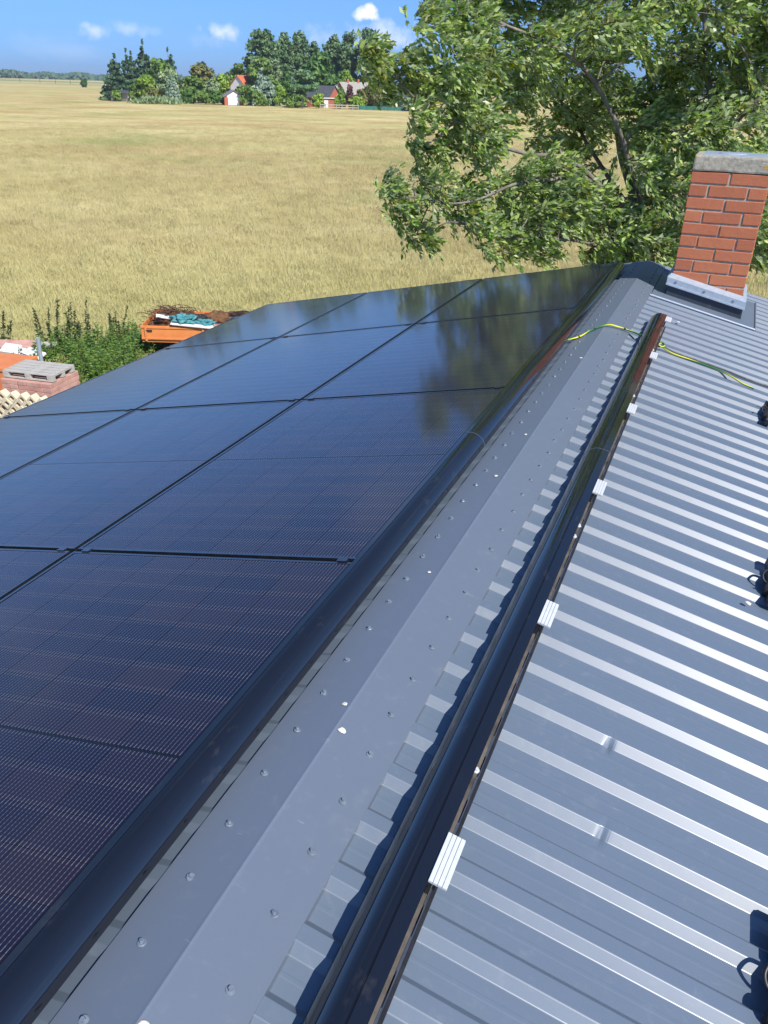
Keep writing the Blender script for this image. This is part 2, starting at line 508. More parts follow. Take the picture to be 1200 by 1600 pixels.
# ------------------------------------------------------------------ solar panels on the left slope
PZ = .08
P0 = Vector((0, 0, 0))            # upper far corner of the array, on the glass plane
EX = Vector((CT, 0, ST)); EY = Vector((0, 1, 0)); EZ = Vector((-ST, 0, CT))
def frame_me():
    mb = MB(); t = .0105; d = .032
    a, b = PW/2, PL/2
    mb.box((-a, -b, -d), (-a+t, b, 0)); mb.box((a-t, -b, -d), (a, b, 0))
    mb.box((-a+t, -b, -d), (a-t, -b+t, -.0002)); mb.box((-a+t, b-t, -d), (a-t, b, -.0002))
    return mb.data('frame', M_frame)
frame_mesh = frame_me()
glass_mesh = MB().box((-PW/2+.0105, -PL/2+.0105, -.006), (PW/2-.0105, PL/2-.0105, -.0016)).data('glass', M_pv)
back_mesh = MB().box((-PW/2+.0105, -PL/2+.0105, -.006), (PW/2-.0105, PL/2-.0105, -.0022)).data('backsheet', M_black)
M_back = simple('black_backsheet', (.004, .004, .006), (.006, .006, .008), 10, .25)
back_mesh.materials[0] = M_back
cell_mesh = MB().box((-CW/2, -CH/2, -.003), (CW/2, CH/2, 0)).data('cell', M_cell)
colname = ['row beside the ridge', 'middle row', 'row along the eave']
rowname = ['last one at the far gable', 'second from the far gable', 'third from the far gable', 'fourth from the far gable', 'nearest to the camera']
for c in range(3):
    for r in range(5):
        ctr = P0-EX*((c+.5)*1.154)-EY*((r+.5)*1.742)
        p = empty('solar_panel', ctr, None, None)
        p.rotation_euler = (0, -TH, 0)
        p.rotation_euler = (R_(random.uniform(-.06, .06)), -TH+R_(random.uniform(-.06, .06)), 0)
        tag(p, 'black solar panel in the %s, %s' % (colname[c], rowname[r]), 'solar panel', 'solar panels on the left roof slope')
        link('frame', frame_mesh, p)
        if (c, r) in ((0, 2), (0, 3), (1, 2), (1, 3)):
            g = link('backsheet', back_mesh, p)
            for i in range(6):
                for j in range(18):
                    x = (i-2.5)*(CW+CG)
                    y = (j-8.5)*(CH+CG)+(.004-CG/2+.0007 if j > 8 else -.004+CG/2-.0007)
                    link('cell', cell_mesh, g, (x, y, -.0018))
        else:
            link('glass', glass_mesh, p)
# middle clamps in the seams between panels
clamp_me = MB().box((-.030, -.0085, -.03), (.030, .0085, .0018)).box((-.030, -.017, .0018), (.030, .017, .0045)).data('panel_clamp', M_frame)
i = 0
for c in range(3):
    for r in range(1, 5):
        for wv in (.055, 1.09):
            q = P0-EX*(c*1.154+wv)-EY*(r*1.742)
            o = link('panel_clamp', clamp_me, None, q); o.rotation_euler = (0, -TH, 0); o.scale = (.55, .7, 1)
            tag(o, 'small metal clamp in the %s panel seam, %s end of %s' % (('', 'farthest', 'second farthest', 'third farthest', 'nearest')[r], 'ridge' if wv < .5 else 'eave', ('top row', 'middle row', 'eave row')[c]), 'clamp', 'clamps in the seams of the solar panels')

# black trim along the upper edge of the array: flat lip on the panel edge, rounded skirt down to the roof
def trim_profile(f, s_in, s_lip, s_out, htop, hbot):
    """closed (x,z) outline across the ridge"""
    P = []
    P.append((s_in, htop-.004)); P.append((s_in, htop))
    P.append((s_lip+.004*(1 if s_in > s_lip else -1), htop+.0002))
    P.append((s_lip+.002*(1 if s_in > s_lip else -1), htop-.0035)); P.append((s_lip, htop-.0004))
    for k in range(1, 11):
        a = k/10*math.pi/2
        P.append((s_lip+(s_out-s_lip)*math.sin(a), hbot+(htop-hbot)*max(0, math.cos(a))**1.12))
    P.append((s_out, hbot-.003))
    d = 1 if s_in > s_lip else -1
    inn = [(s+d*.0022, h-.0022) for s, h in P[4:]][::-1]
    P += inn
    return [(f(s, 0, h).x, f(s, 0, h).z) for s, h in P]
def trim(f, y0, y1, args, label, steps=1):
    pr = trim_profile(f, *args)
    base = f(args[1], (y0+y1)/2, 0)
    o = empty('edge_trim', base, label, 'edge trim', 'black edge trims either side of the ridge')
    mb = MB().extrude_y(pr, y0, y1)
    mb.xform(Matrix.Translation(-base))
    q = mb.build('trim_profile', M_trim, o)
    # shade the curve smooth, the lip sharp
    q.data.polygons.foreach_set('use_smooth', [True]*len(q.data.polygons))
    q.data.set_sharp_from_angle(angle=R_(22))
    return o, base
LA = (.2265, .207, .151, .0855, .026)
RA = (.3225, .2895, .2265, .0855, .003)
t1, b1 = trim(LP, -8.2, -4.13, LA, 'near length of black edge trim along the solar panels, left of the ridge')
t2, b2 = trim(LP, -4.127, .03, LA, 'far length of black edge trim along the solar panels, left of the ridge')
t3, b3 = trim(RP, -8.2, -4.02, RA, 'near length of black edge trim standing on the bare right slope')
t4, b4 = trim(RP, -4.017, -1.585, RA, 'far length of black edge trim standing on the bare right slope, ending before the chimney')
def joint_band(f, args, y, parent, base, y2):
    pr = trim_profile(f, args[0], args[1], args[2]-.001*(1 if args[0] > args[1] else -1)*1, args[3]+.0012, args[4])
    mb = MB().extrude_y(pr, y, y2); mb.xform(Matrix.Translation(-base)); return mb.build('joint_strip', M_railedge, parent)
joint_band(LP, LA, -4.132, t2, b2, -4.126)
joint_band(RP, RA, -4.022, t4, b4, -4.016)
# brackets that carry the left trim: little feet on the ribs below the skirt
# ------------------------------------------------------------------ mounting rail and clamps on the right slope
rail = empty('mounting_rail', RP(.335, -4.7, 0), 'slim dusty black mounting rail with a bright edge beside the right trim', 'rail')
rinv = Matrix.Translation(-rail.location)
def rpart(mb, name, mat): return mb.xform(rinv).build(name, mat, rail)
def slab(mb, s0, s1, h0, h1, y0, y1, f=RP):
    return mb.extrude_y([(f(s, 0, h).x, f(s, 0, h).z) for s, h in ((s0, h0), (s1, h0), (s1, h1), (s0, h1))], y0, y1)
rpart(slab(MB(), .318, .3305, .002, .046, -8.2, -1.72), 'channel', M_rail)
rpart(slab(MB(), .3335, .3355, .0, .049, -8.2, -1.72), 'bright_edge', M_railedge)
rpart(slab(MB(), .3360, .3435, .0, .044, -8.2, -1.72), 'outer_flange', M_black)
rpart(slab(MB(), .288, .318, .003, .010, -8.2, -1.62), 'foot', M_rail)
sc = MB(); ngon_prism(sc, 10, .008, .008, 0, .003); ngon_prism(sc, 6, .0055, .005, .003, .008)
scm = sc.data('fixing_screw', M_alu)
for y in (-5.83, -4.70, -4.62, -3.18, -2.32):
    o = link('fixing_screw', scm, rail, rinv @ RP(.3245, y, .046)); o.rotation_euler = (0, TH, 0)
# grooved aluminium clamps
def clamp_parts():
    top = MB(); wS, wY = .037, .116
    n = 4
    for i in range(n):
        a = i*wS/n
        top.box((a+.0006, -wY/2, .0), (a+wS/n-.0006, wY/2, .004))
    base = MB().box((.0, -wY/2+.001, -.003), (wS, wY/2-.001, .0005))
    leg = MB().box((.002, -wY/2+.004, -.078), (.010, wY/2-.004, -.003))
    return (top.data('grooved_top', M_alu), base.data('top_plate', M_alu), leg.data('bracket_leg', M_black))
ct_, cb_, cl_ = clamp_parts()
places = [(-6.94, 'nearest of all, at the lower edge of the photo'), (-6.103, 'nearest, beside the near trim'), (-5.232, 'second from the camera'), (-4.365, 'third from the camera, just below the joint of the trim'),
          (-3.47, 'fourth from the camera'), (-2.56, 'beyond the earth cable loop is next, fifth from the camera'), (-1.70, 'at the far end of the trim')]
lab = ['grooved aluminium clamp next to the camera, below the lower edge of the view', 'large bright grooved aluminium clamp nearest to the camera in view',
       'grooved aluminium clamp second from the camera along the right trim', 'grooved aluminium clamp just below the joint in the right trim',
       'grooved aluminium clamp fourth from the camera along the right trim', 'small aluminium clamp just before the yellow-green cable loop',
       'small aluminium clamp at the far tip of the right trim']
for (y, _), l in zip(places, lab):
    o = empty('rail_clamp', RP(.3215, y, .0875), l, 'clamp', 'aluminium clamps along the right trim')
    o.rotation_euler = (0, TH, 0)
    for nm, me in (('grooved_top', ct_), ('top_plate', cb_), ('bracket_leg', cl_)): link(nm, me, o)

# black rail brackets with connectors further down the right slope (only their edges are in the frame)
def bracket(y, label, s0=.965):
    o = empty('panel_bracket', RP(s0, y, 0), label, 'bracket', 'black brackets down the right slope')
    o.rotation_euler = (0, TH, 0)
    MB().box((.02, -.15, -.003), (.06, .15, .030)).bevel(.003).build('base_rail', M_black, o)
    MB().box((.030, .020, .050), (.085, .135, .0545)).bevel(.001).build('bright_plate', M_zinc, o)
    MB().box((.034, .022, .030), (.078, .130, .0495)).bevel(.003).build('jaw', M_black, o)
    c = MB().tube([(.012, -.065, .012), (.075, -.085, .022)], [.027, .029], 18); c.bevel(.004)
    c.build('connector', M_rubber, o, True)
    pts = spline([(.028, .02, .03), (.006, .012, .040), (-.002, -.010, .030), (.010, -.026, .018), (.032, -.030, .02)], 6)
    MB().tube(pts, .0045, 8).build('hook', M_black, o, True)
    pts = spline([(.075, -.085, .02), (.14, -.11, .012), (.24, -.10, .006), (.40, -.16, .006)], 6)
    MB().tube(pts, .004, 8).build('cable_tail', M_black, o, True)
    return o
bracket(-5.94, 'black bracket with round connector at the lower right edge of the roof view')
bracket(-4.40, 'black bracket at the right edge of the view, level with the trim joint')
bracket(-2.60, 'farthest black bracket at the right edge, level with the earth cable')

# ------------------------------------------------------------------ chimney
CX0, CX1, CYN, CYF = .494, 1.009, -.60, -.085
chim = empty('chimney', ((CX0+CX1)/2, (CYN+CYF)/2, -.2), 'red brick chimney with a lichen-spotted concrete cap rising through the right roof slope', 'chimney')
cinv = Matrix.Translation(-chim.location)
CB, CTOP = -.40, .775            # bottom and top of the brickwork
course, joint = .0857, .0125
wB = (CX1-CX0+joint)/2           # stretcher module
core = MB().box((CX0+.008, CYN+.008, CB), (CX1-.008, CYF-.008, CTOP-.004)); core.xform(cinv).build('mortar', M_mortar, chim)
bl, bh, bd_ = wB-joint, course-joint, .5*wB-joint
full_me = MB().box((-bl/2, -bd_/2, -bh/2), (bl/2, bd_/2, bh/2)).bevel(.0032).data('brick', M_brick)
half_me = MB().box((-bd_/2, -bd_/2, -bh/2), (bd_/2, bd_/2, bh/2)).bevel(.0032).data('brick', M_brick)
nc = int((CTOP-CB)/course)
for i in range(nc):
    z = CTOP-(i+.5)*course
    for side in range(4):        # near, right, far, left
        # pinwheel ring: every side runs from its own corner
        if side % 2 == 0: runs = [(wB*.5-joint/2+0, 'f'), (wB*1.5-joint/2, 'f')] if i % 2 == 0 else [(wB*.25-joint/2+0, 'h'), (wB*1.0-joint/2, 'f'), (wB*1.75-joint/2, 'h')]
        else: runs = [(wB*1.0-joint/2, 'f')] if i % 2 == 0 else [(wB*1.0-joint/2-wB*.25, 'h'), (wB*1.0-joint/2+wB*.25, 'h')]
        for (c_, kind) in runs:
            j = [random.uniform(-.0032, .0032) for _ in range(3)]
            if side == 0: p = Vector((CX0+c_, CYN+bd_/2, z))
            elif side == 2: p = Vector((CX0+c_, CYF-bd_/2, z))
            elif side == 1: p = Vector((CX1-bd_/2, CYN+c_, z))
            else: p = Vector((CX0+bd_/2, CYN+c_, z))
            if side % 2 == 1: 
                d = .0012 if side == 1 else -.0012
                p.x += d
            o = link('brick', full_me if kind == 'f' else half_me, chim, cinv @ (p+Vector(j)*.8))
            o.rotation_euler = (random.uniform(-.010, .010), random.uniform(-.012, .012), (math.pi/2 if side % 2 else 0)+random.uniform(-.006, .006))
cp = MB().box((CX0-.004, CYN-.004, CTOP+.001), (CX1+.006, CYF+.006, .876)).bevel(.012, 2)
bmx = bmesh.new(); vs = [bmx.verts.new(v) for v in cp.V]; [bmx.faces.new([vs[i] for i in f]) for f in cp.F]
bmesh.ops.triangulate(bmx, faces=bmx.faces[:]); bmesh.ops.subdivide_edges(bmx, edges=bmx.edges[:], cuts=4, use_grid_fill=True)
for v in bmx.verts: v.co += Vector((noise.noise(v.co*14), noise.noise(v.co*14+Vector((9, 0, 0))), noise.noise(v.co*14+Vector((0, 9, 0)))))*.005
me = bpy.data.meshes.new('concrete_cap'); bmx.to_mesh(me); bmx.free(); me.materials.append(M_conc); me.transform(cinv)
link('concrete_cap', me, chim)
MB().box((CX0+.05, CYN+.045, .874), (CX1-.045, CYF-.05, .883)).bevel(.002).xform(cinv).build('cover_plate', M_zinc, chim)
v_ = MB(); ngon_prism(v_, 20, .10, .085, .8832, .891)
v_.xform(cinv @ Matrix.Translation((CX0+.24, (CYN+CYF)/2-.05, 0))).build('flue_lid', M_zinc, chim)

# flashing: dark upstand, pale counter-flashing strip with screws, apron lying on the ribs
fl = empty('chimney_flashing', RP(.5, -.4, 0), 'dark grey metal flashing with a pale upper strip around the foot of the chimney', 'flashing')
finv = Matrix.Translation(-fl.location)
def fpart(mb, name, mat): return mb.xform(finv).build(name, mat, fl)
FX0, FX1, FYN, FYF = CX0-.020, CX1+.018, CYN-.05, CYF+.05
def zr(x): return ZR-(x-XR)*math.tan(TH)
def skew_box(mb, x0, x1, y0, y1, h0, h1):
    """box whose top and bottom follow the roof slope"""
    if x1 > XR and x0 < XR: x0 = XR
    V = [(x, y, zr(x)+h) for h in (h0, h1) for (x, y) in ((x0, y0), (x1, y0), (x1, y1), (x0, y1))]
    return mb.add(V, [(0,3,2,1),(4,5,6,7),(0,1,5,4),(1,2,6,5),(2,3,7,6),(3,0,4,7)])
up_ = MB()
skew_box(up_, FX0, FX1, FYN, FYN+.004, .0, .083); skew_box(up_, FX0, FX1, FYF-.004, FYF, .0, .083)
skew_box(up_, FX0, FX0+.004, FYN+.004, FYF-.004, .0, .083); skew_box(up_, FX1-.004, FX1, FYN+.004, FYF-.004, .0, .083)
fpart(up_, 'upstand', M_lead)
st_ = MB()
for (x0, x1, y0, y1) in ((FX0-.010, FX1+.010, FYN-.012, FYN-.001), (FX0-.010, FX1+.010, FYF+.001, FYF+.012), (FX0-.012, FX0-.001, FYN-.001, FYF+.001), (FX1+.001, FX1+.012, FYN-.001, FYF+.001)):
    skew_box(st_, x0, x1, y0, y1, .084, .132)
for (x0, x1, y0, y1) in ((FX0-.014, FX1+.014, FYN-.020, FYN-.0125), ):
    skew_box(st_, x0, x1, y0, y1, .076, .088)
# sloped top that leans back on to the brick
def lean(mb, a, b, c, d): return mb.add([a, b, c, d], [(0, 1, 2, 3)])
A = lambda x, y, h: (x, y, zr(x)+h)
lean(st_, A(FX0-.010, FYN-.012, .132), A(FX1+.010, FYN-.012, .132), A(FX1-.010, CYN-.001, .156), A(FX0+.010, CYN-.001, .156))
lean(st_, A(FX1+.012, FYN-.012, .132), A(FX1+.012, FYF+.012, .132), A(CX1+.001, CYF, .156), A(CX1+.001, CYN, .156))
lean(st_, A(FX0-.012, FYF+.012, .132), A(FX0-.012, FYN-.012, .132), A(CX0-.001, CYN, .156), A(CX0-.001, CYF, .156))
fpart(st_, 'counter_flashing', M_zinc)
ap = MB()
skew_box(ap, XR+.155, FX1+.105, FYN-.19, FYN-.0005, .0005, .0035)
skew_box(ap, FX1+.0005, FX1+.105, FYN-.0005, FYF+.10, .0005, .0035)
skew_box(ap, XR+.155, FX0-.0005, FYN-.0005, FYF+.10, .0005, .0035)
skew_box(ap, FX0-.0005, FX1+.0005, FYF+.0005, FYF+.10, .0005, .0035)
fpart(ap, 'apron', M_cap)
hem = MB()
hem.tube([Vector(A(XR+.15, FYN-.19, .007)), Vector(A(FX1+.105, FYN-.19, .007))], .0075, 8)
fpart(hem, 'folded_hem', M_zinc)
hem = MB().tube([Vector(A(FX1+.105, FYN-.19, .006)), Vector(A(FX1+.105, FYF+.10, .006))], .006, 8)
fpart(hem, 'folded_hem', M_cap)
fs = MB(); ngon_prism(fs, 10, .009, .008, 0, .004); fsm = fs.data('flashing_screw', M_washer)
for q in (.10, .48, .86):
    x = FX0+(FX1-FX0)*q
    o = link('flashing_screw', fsm, fl, finv @ Vector((x, FYN-.0125, zr(x)+.112))); o.rotation_euler = (math.pi/2, 0, 0)

# ------------------------------------------------------------------ earth cable over the ridge
def cable_mat():
    m, t, b = new_mat('yellow_green_cable')
    tcn = t.nodes.new('ShaderNodeTexCoord'); sp = t.nodes.new('ShaderNodeSeparateXYZ'); t.links.new(tcn.outputs['UV'], sp.inputs[0])
    st = tmath(t, 'GREATER_THAN', tmath(t, 'FRACT', tmath(t, 'ADD', sp.outputs[1], tmath(t, 'MULTIPLY', sp.outputs[0], .42))), .42)
    t.links.new(mixc(t, st, (.62, .60, .04), (.025, .16, .035)), b.inputs['Base Color']); b.inputs['Roughness'].default_value = .4
    return m
M_cable = cable_mat()
def cable_mesh(name, pts, rad, k=10):
    mb = MB().tube(pts, rad, k, False); me = mb.data(name, M_cable, True)
    uv = me.uv_layers.new(name='UVMap'); L = 0; run = [0]
    for a, b in zip(pts[:-1], pts[1:]): L += (Vector(b)-Vector(a)).length; run.append(L)
    for p in me.polygons:
        idx = list(p.vertices); ks = [v % k for v in idx]
        for li, v in zip(p.loop_indices, idx):
            q = v % k
            if max(ks) == k-1 and min(ks) == 0 and q == 0: q = k
            uv.data[li].uv = (run[v//k]/.16, q/k)
    return me
cab = empty('earth_cable', RP(.0, -2.05, 0), 'yellow and green earth cable crossing the ridge under both black trims', 'cable')
cbi = Matrix.Translation(-cab.location)
cpts = spline([LP(.17, -2.40, .03), LP(.138, -2.36, .022), LP(.10, -2.27, .012), LP(.05, -2.13, .014), RP(.01, -2.03, .020), RP(.08, -1.98, .016), RP(.16, -1.985, .018), RP(.235, -2.02, .024), RP(.30, -2.06, .03), RP(.345, -2.07, .020)], 10)
link('cable_run', cable_mesh('cable_run', [cbi @ p for p in cpts], .0050), cab)
lc = RP(.358, -2.08, .026)
loop = [lc+Vector((.019*math.cos(a)*CT, .045*math.sin(a), -.019*math.cos(a)*ST+.004*math.sin(a*.5))) for a in [2*math.pi*1.7*i/40 for i in range(41)]]
link('cable_loop', cable_mesh('cable_loop', [cbi @ p for p in loop], .0046), cab)
c2 = spline([RP(.372, -2.09, .018), RP(.44, -2.10, .006), RP(.53, -2.10, .005), RP(.62, -2.10, .005), RP(.72, -2.11, .006), RP(.80, -2.15, .006), RP(.86, -2.20, .004), RP(.93, -2.22, .003)], 8)
link('cable_end', cable_mesh('cable_end', [cbi @ p for p in c2], .0048), cab)
tie = MB()
for p, q in ((cpts[18], cpts[19]), (cpts[31], cpts[32]), (cpts[55], cpts[56]), (cpts[70], cpts[71])):
    d = (q-p).normalized()*.006
    o = MB().tube([cbi @ (p-d), cbi @ (p+d)], .0066, 8); o.tube([cbi @ (p+Vector((0, 0, .005))), cbi @ (p+Vector((.004, .012, .022)))], .0025, 6)
    o.build('cable_tie', M_black, cab)
gc = empty('string_cable', RP(.8, -2.05, 0), 'thin grey-black solar cable running beside the earth cable down the right slope', 'cable')
gi = Matrix.Translation(-gc.location)
M_gcab = simple('grey_cable', (.05, .055, .06), (.14, .14, .14), 30, .5)
g = spline([RP(.36, -2.05, .015), RP(.45, -2.075, .008), RP(.60, -2.075, .008), RP(.75, -2.075, .008), RP(.90, -2.10, .008), RP(1.05, -2.085, .008), RP(1.4, -2.0, .008), RP(2.0, -2.2, .008)], 8)
MB().tube([gi @ p for p in g], .0055, 8).build('cable_run', M_gcab, gc, True)

# loose bright chips left on the ridge and the sheets
chips = [(LP(.012, -5.78, .004), .007, 'round white chip lying just left of the ridge crease, upper of the near pair'), (RP(.018, -5.86, .004), .0095, 'round white chip right of the ridge crease with a smear below'),
         (RP(.012, -6.565, .004), .008, 'round white chip on the ridge cap nearest to the camera'), (LP(.03, -5.145, .004), .006, 'white chip on the left face of the ridge, halfway along the near trim'),
         (LP(.03, -4.40, .004), .008, 'white chip on the left face of the ridge near the trim joint'), (LP(.025, -3.95, .004), .007, 'small white chip on the left face of the ridge past the trim joint'),
         (RP(.93, -4.58, -.001), .010, 'white flake on the right slope beside the middle black bracket'), (RP(.40, -3.38, -.019), .008, 'white flake on the right slope just past the joint of the right trim'), (RP(.41, -1.30, -.001), .010, 'white flake on the right slope between trim tip and chimney'),
         (LP(.012, -2.75, .004), .009, 'white chip at the ridge crease before the earth cable')]
for p, rr, l in chips:
    mb = MB(); k = 9
    V = [Vector((rr*(1+.25*math.sin(3*a+p.y*7))*math.cos(a), rr*(1+.2*math.cos(2*a+p.y))*math.sin(a), 0)) for a in [2*math.pi*i/k for i in range(k)]]
    mb.add(V+[v*.7+Vector((0, 0, .0018)) for v in V], [(i, (i+1) % k, (i+1) % k+k, i+k) for i in range(k)]+[tuple(range(k, 2*k))])
    o = mb.build('white_chip', M_plug, None); o.location = p; o.rotation_euler = (0, TH if p.x > XR else -TH, 0)
    tag(o, l, 'chip', 'white chips on the ridge')
# ------------------------------------------------------------------ ground
def ground_hit(px, py, z=GZ):
    d = fwd+right*((px-600)/FPX)-up*((py-800)/FPX)
    k = (z-CAM.z)/d.z
    return CAM+d*k
def dirxy(px, py=150):
    d = fwd+right*((px-600)/FPX)-up*((py-800)/FPX); d.z = 0
    return d.normalized()
def at(px, dist, z=GZ):
    """the point on the ground at a horizontal distance, seen in the picture column px near the horizon"""
    d = dirxy(px); return Vector((CAM.x+d.x*dist, CAM.y+d.y*dist, z))
def z_at(px, py, dist):
    d = fwd+right*((px-600)/FPX)-up*((py-800)/FPX); k = dist/math.hypot(d.x, d.y); return CAM.z+d.z*k
def width_at(wpx, dist): return wpx/FPX*dist*.92*1.07

def meadow_colour(t, blade=0.0):
    """colour of the dry meadow by place: straw, sorrel drifts, green patches, lusher near the yard"""
    big = tnoise(t, .010, 5, .6, 'World', (1, 1, 0))
    mid = tnoise(t, .085, 6, .62, 'World', (1.0, .55, 0), .6)
    fine = tnoise(t, .9, 8, .72, 'World', (1, .7, 0), .5)
    vfine = tnoise(t, 9, 4, .7, 'World', (1, 1, 0))
    f = tmath(t, 'ADD', tmath(t, 'MULTIPLY', mid, .50), tmath(t, 'MULTIPLY', fine, .50))
    col = ramp(t, f, [(.36, (.30, .235, .095)), (.45, (.41, .335, .145)), (.53, (.50, .425, .195)), (.64, (.60, .525, .265))])
    if not blade: col = mixc(t, tmath(t, 'MULTIPLY', tmath(t, 'SUBTRACT', vfine, .5, None, False), .9, None, True), col, (.19, .15, .055))
    red = tmath(t, 'MULTIPLY', tmath(t, 'SUBTRACT', tnoise(t, .05, 5, .6, 'World', (.6, 1.0, 0), .5), .475, None, True), 4.0, None, True)
    col = mixc(t, tmath(t, 'MULTIPLY', red, .62), col, (.38, .215, .10))
    grn = tmath(t, 'MULTIPLY', tmath(t, 'SUBTRACT', tnoise(t, .036, 5, .62, 'World', (.7, 1.2, 0), .7), .535, None, True), 6.0, None, True)
    col = mixc(t, tmath(t, 'MULTIPLY', grn, .85), col, (.24, .29, .085))
    pale = tmath(t, 'MULTIPLY', tmath(t, 'SUBTRACT', tnoise(t, .11, 6, .65, 'World', (.5, 1.1, 0), .9), .50, None, True), 4.5, None, True)
    col = mixc(t, tmath(t, 'MULTIPLY', pale, .55), col, (.66, .58, .32))
    g = t.nodes.new('ShaderNodeNewGeometry'); ds = nd(t, 'ShaderNodeVectorMath', operation='DISTANCE')
    t.links.new(g.outputs['Position'], ds.inputs[0]); ds.inputs[1].default_value = (-5, -2, GZ)
    near = tmath(t, 'DIVIDE', tmath(t, 'SUBTRACT', 42, tmath(t, 'ADD', ds.outputs['Value'], tmath(t, 'MULTIPLY', mid, 14))), 26, None, True)
    col = mixc(t, tmath(t, 'MULTIPLY', near, .72), col, (.37, .38, .115))
    far = tmath(t, 'DIVIDE', tmath(t, 'SUBTRACT', ds.outputs['Value'], 520), 400, None, True)
    strip = tnoise(t, .0042, 3, .5, 'World', (.35, 1.3, 0))
    fcol = ramp(t, strip, [(.40, (.21, .25, .11)), (.50, (.42, .37, .17)), (.60, (.56, .48, .25))])
    return mixc(t, far, col, fcol), fine, vfine
def field_mat():
    m, t, b = new_mat('dry_meadow')
    col, fine, vfine = meadow_colour(t)
    t.links.new(col, b.inputs['Base Color']); b.inputs['Roughness'].default_value = 1.0
    b.inputs['Specular IOR Level'].default_value = .05
    bump(t, b, tmath(t, 'ADD', fine, vfine), .30, .20)
    return m
M_field = field_mat()
gs = 7000
nG = 48
lin = np.sign(np.linspace(-1, 1, nG))*np.abs(np.linspace(-1, 1, nG))**3*gs
V = [(float(x), float(y), GZ-.0) for y in lin for x in lin]
F = [(j*nG+i, j*nG+i+1, (j+1)*nG+i+1, (j+1)*nG+i) for j in range(nG-1) for i in range(nG-1)]
fld = link('ground', mesh('ground', V, F, M_field, True)); fld['kind'] = 'structure'

# gravelly yard beside the house
M_yard = simple('yard_earth', (.20, .165, .115), (.34, .29, .22), 1.6, 1, 0, .5, .02, .1, 'World', None, 8)
yp = [(-13.2, -8), (-3.2, -8), (-3.2, -.5), (-9.0, .9), (-12.6, 2.0), (-14.6, 4.6), (-17.5, 4.4), (-17, -8)]
yard = link('yard', mesh('yard', [(x, y, GZ+.006) for x, y in yp], [tuple(range(len(yp)))], M_yard)); yard['kind'] = 'structure'

# ------------------------------------------------------------------ leaf materials
def leaf_mat(name, stops, trans=.30, back=None, rough=.5, scale=.8, ncoord='World', spec=.4):
    m, t, b = new_mat(name)
    g = t.nodes.new('ShaderNodeNewGeometry')
    f1 = tnoise(t, scale, 5, .65, ncoord)
    ri = g.outputs['Random Per Island']
    f = tmath(t, 'ADD', tmath(t, 'MULTIPLY', f1, .55), tmath(t, 'MULTIPLY', ri, .45))
    col = ramp(t, f, stops)
    if back: col = mixc(t, g.outputs['Backfacing'], col, mixc(t, .8, col, back))
    t.links.new(col, b.inputs['Base Color']); b.inputs['Roughness'].default_value = rough
    b.inputs['Specular IOR Level'].default_value = spec
    tr = t.nodes.new('ShaderNodeBsdfTranslucent'); hs_ = nd(t, 'ShaderNodeHueSaturation', Saturation=1.15, Value=1.25)
    t.links.new(col, hs_.inputs['Color']); t.links.new(hs_.outputs[0], tr.inputs['Color'])
    ms = t.nodes.new('ShaderNodeMixShader'); ms.inputs[0].default_value = trans
    t.links.new(b.outputs[0], ms.inputs[1]); t.links.new(tr.outputs[0], ms.inputs[2])
    t.links.new(ms.outputs[0], t.nodes['Material Output'].inputs['Surface'])
    return m
M_leaf = leaf_mat('willow_leaf', [(.22, (.045, .100, .018)), (.40, (.135, .245, .040)), (.55, (.28, .40, .078)), (.70, (.50, .59, .18))], .38, (.42, .50, .30), .38, 1.1, 'World', .4)
M_leaf_y = leaf_mat('young_leaf', [(.25, (.10, .15, .018)), (.6, (.20, .23, .022)), (.85, (.30, .29, .03))], .40, (.22, .24, .10), .45)
M_weed = leaf_mat('weed_leaf', [(.25, (.085, .165, .030)), (.55, (.15, .26, .050)), (.85, (.25, .35, .085))], .25, (.17, .25, .09), .5, 2.0)
M_bark = simple('grey_bark', (.085, .075, .06), (.27, .25, .21), 7, .95, 0, 1.0, .02, .1, 'World', (1, 1, .35), 8)
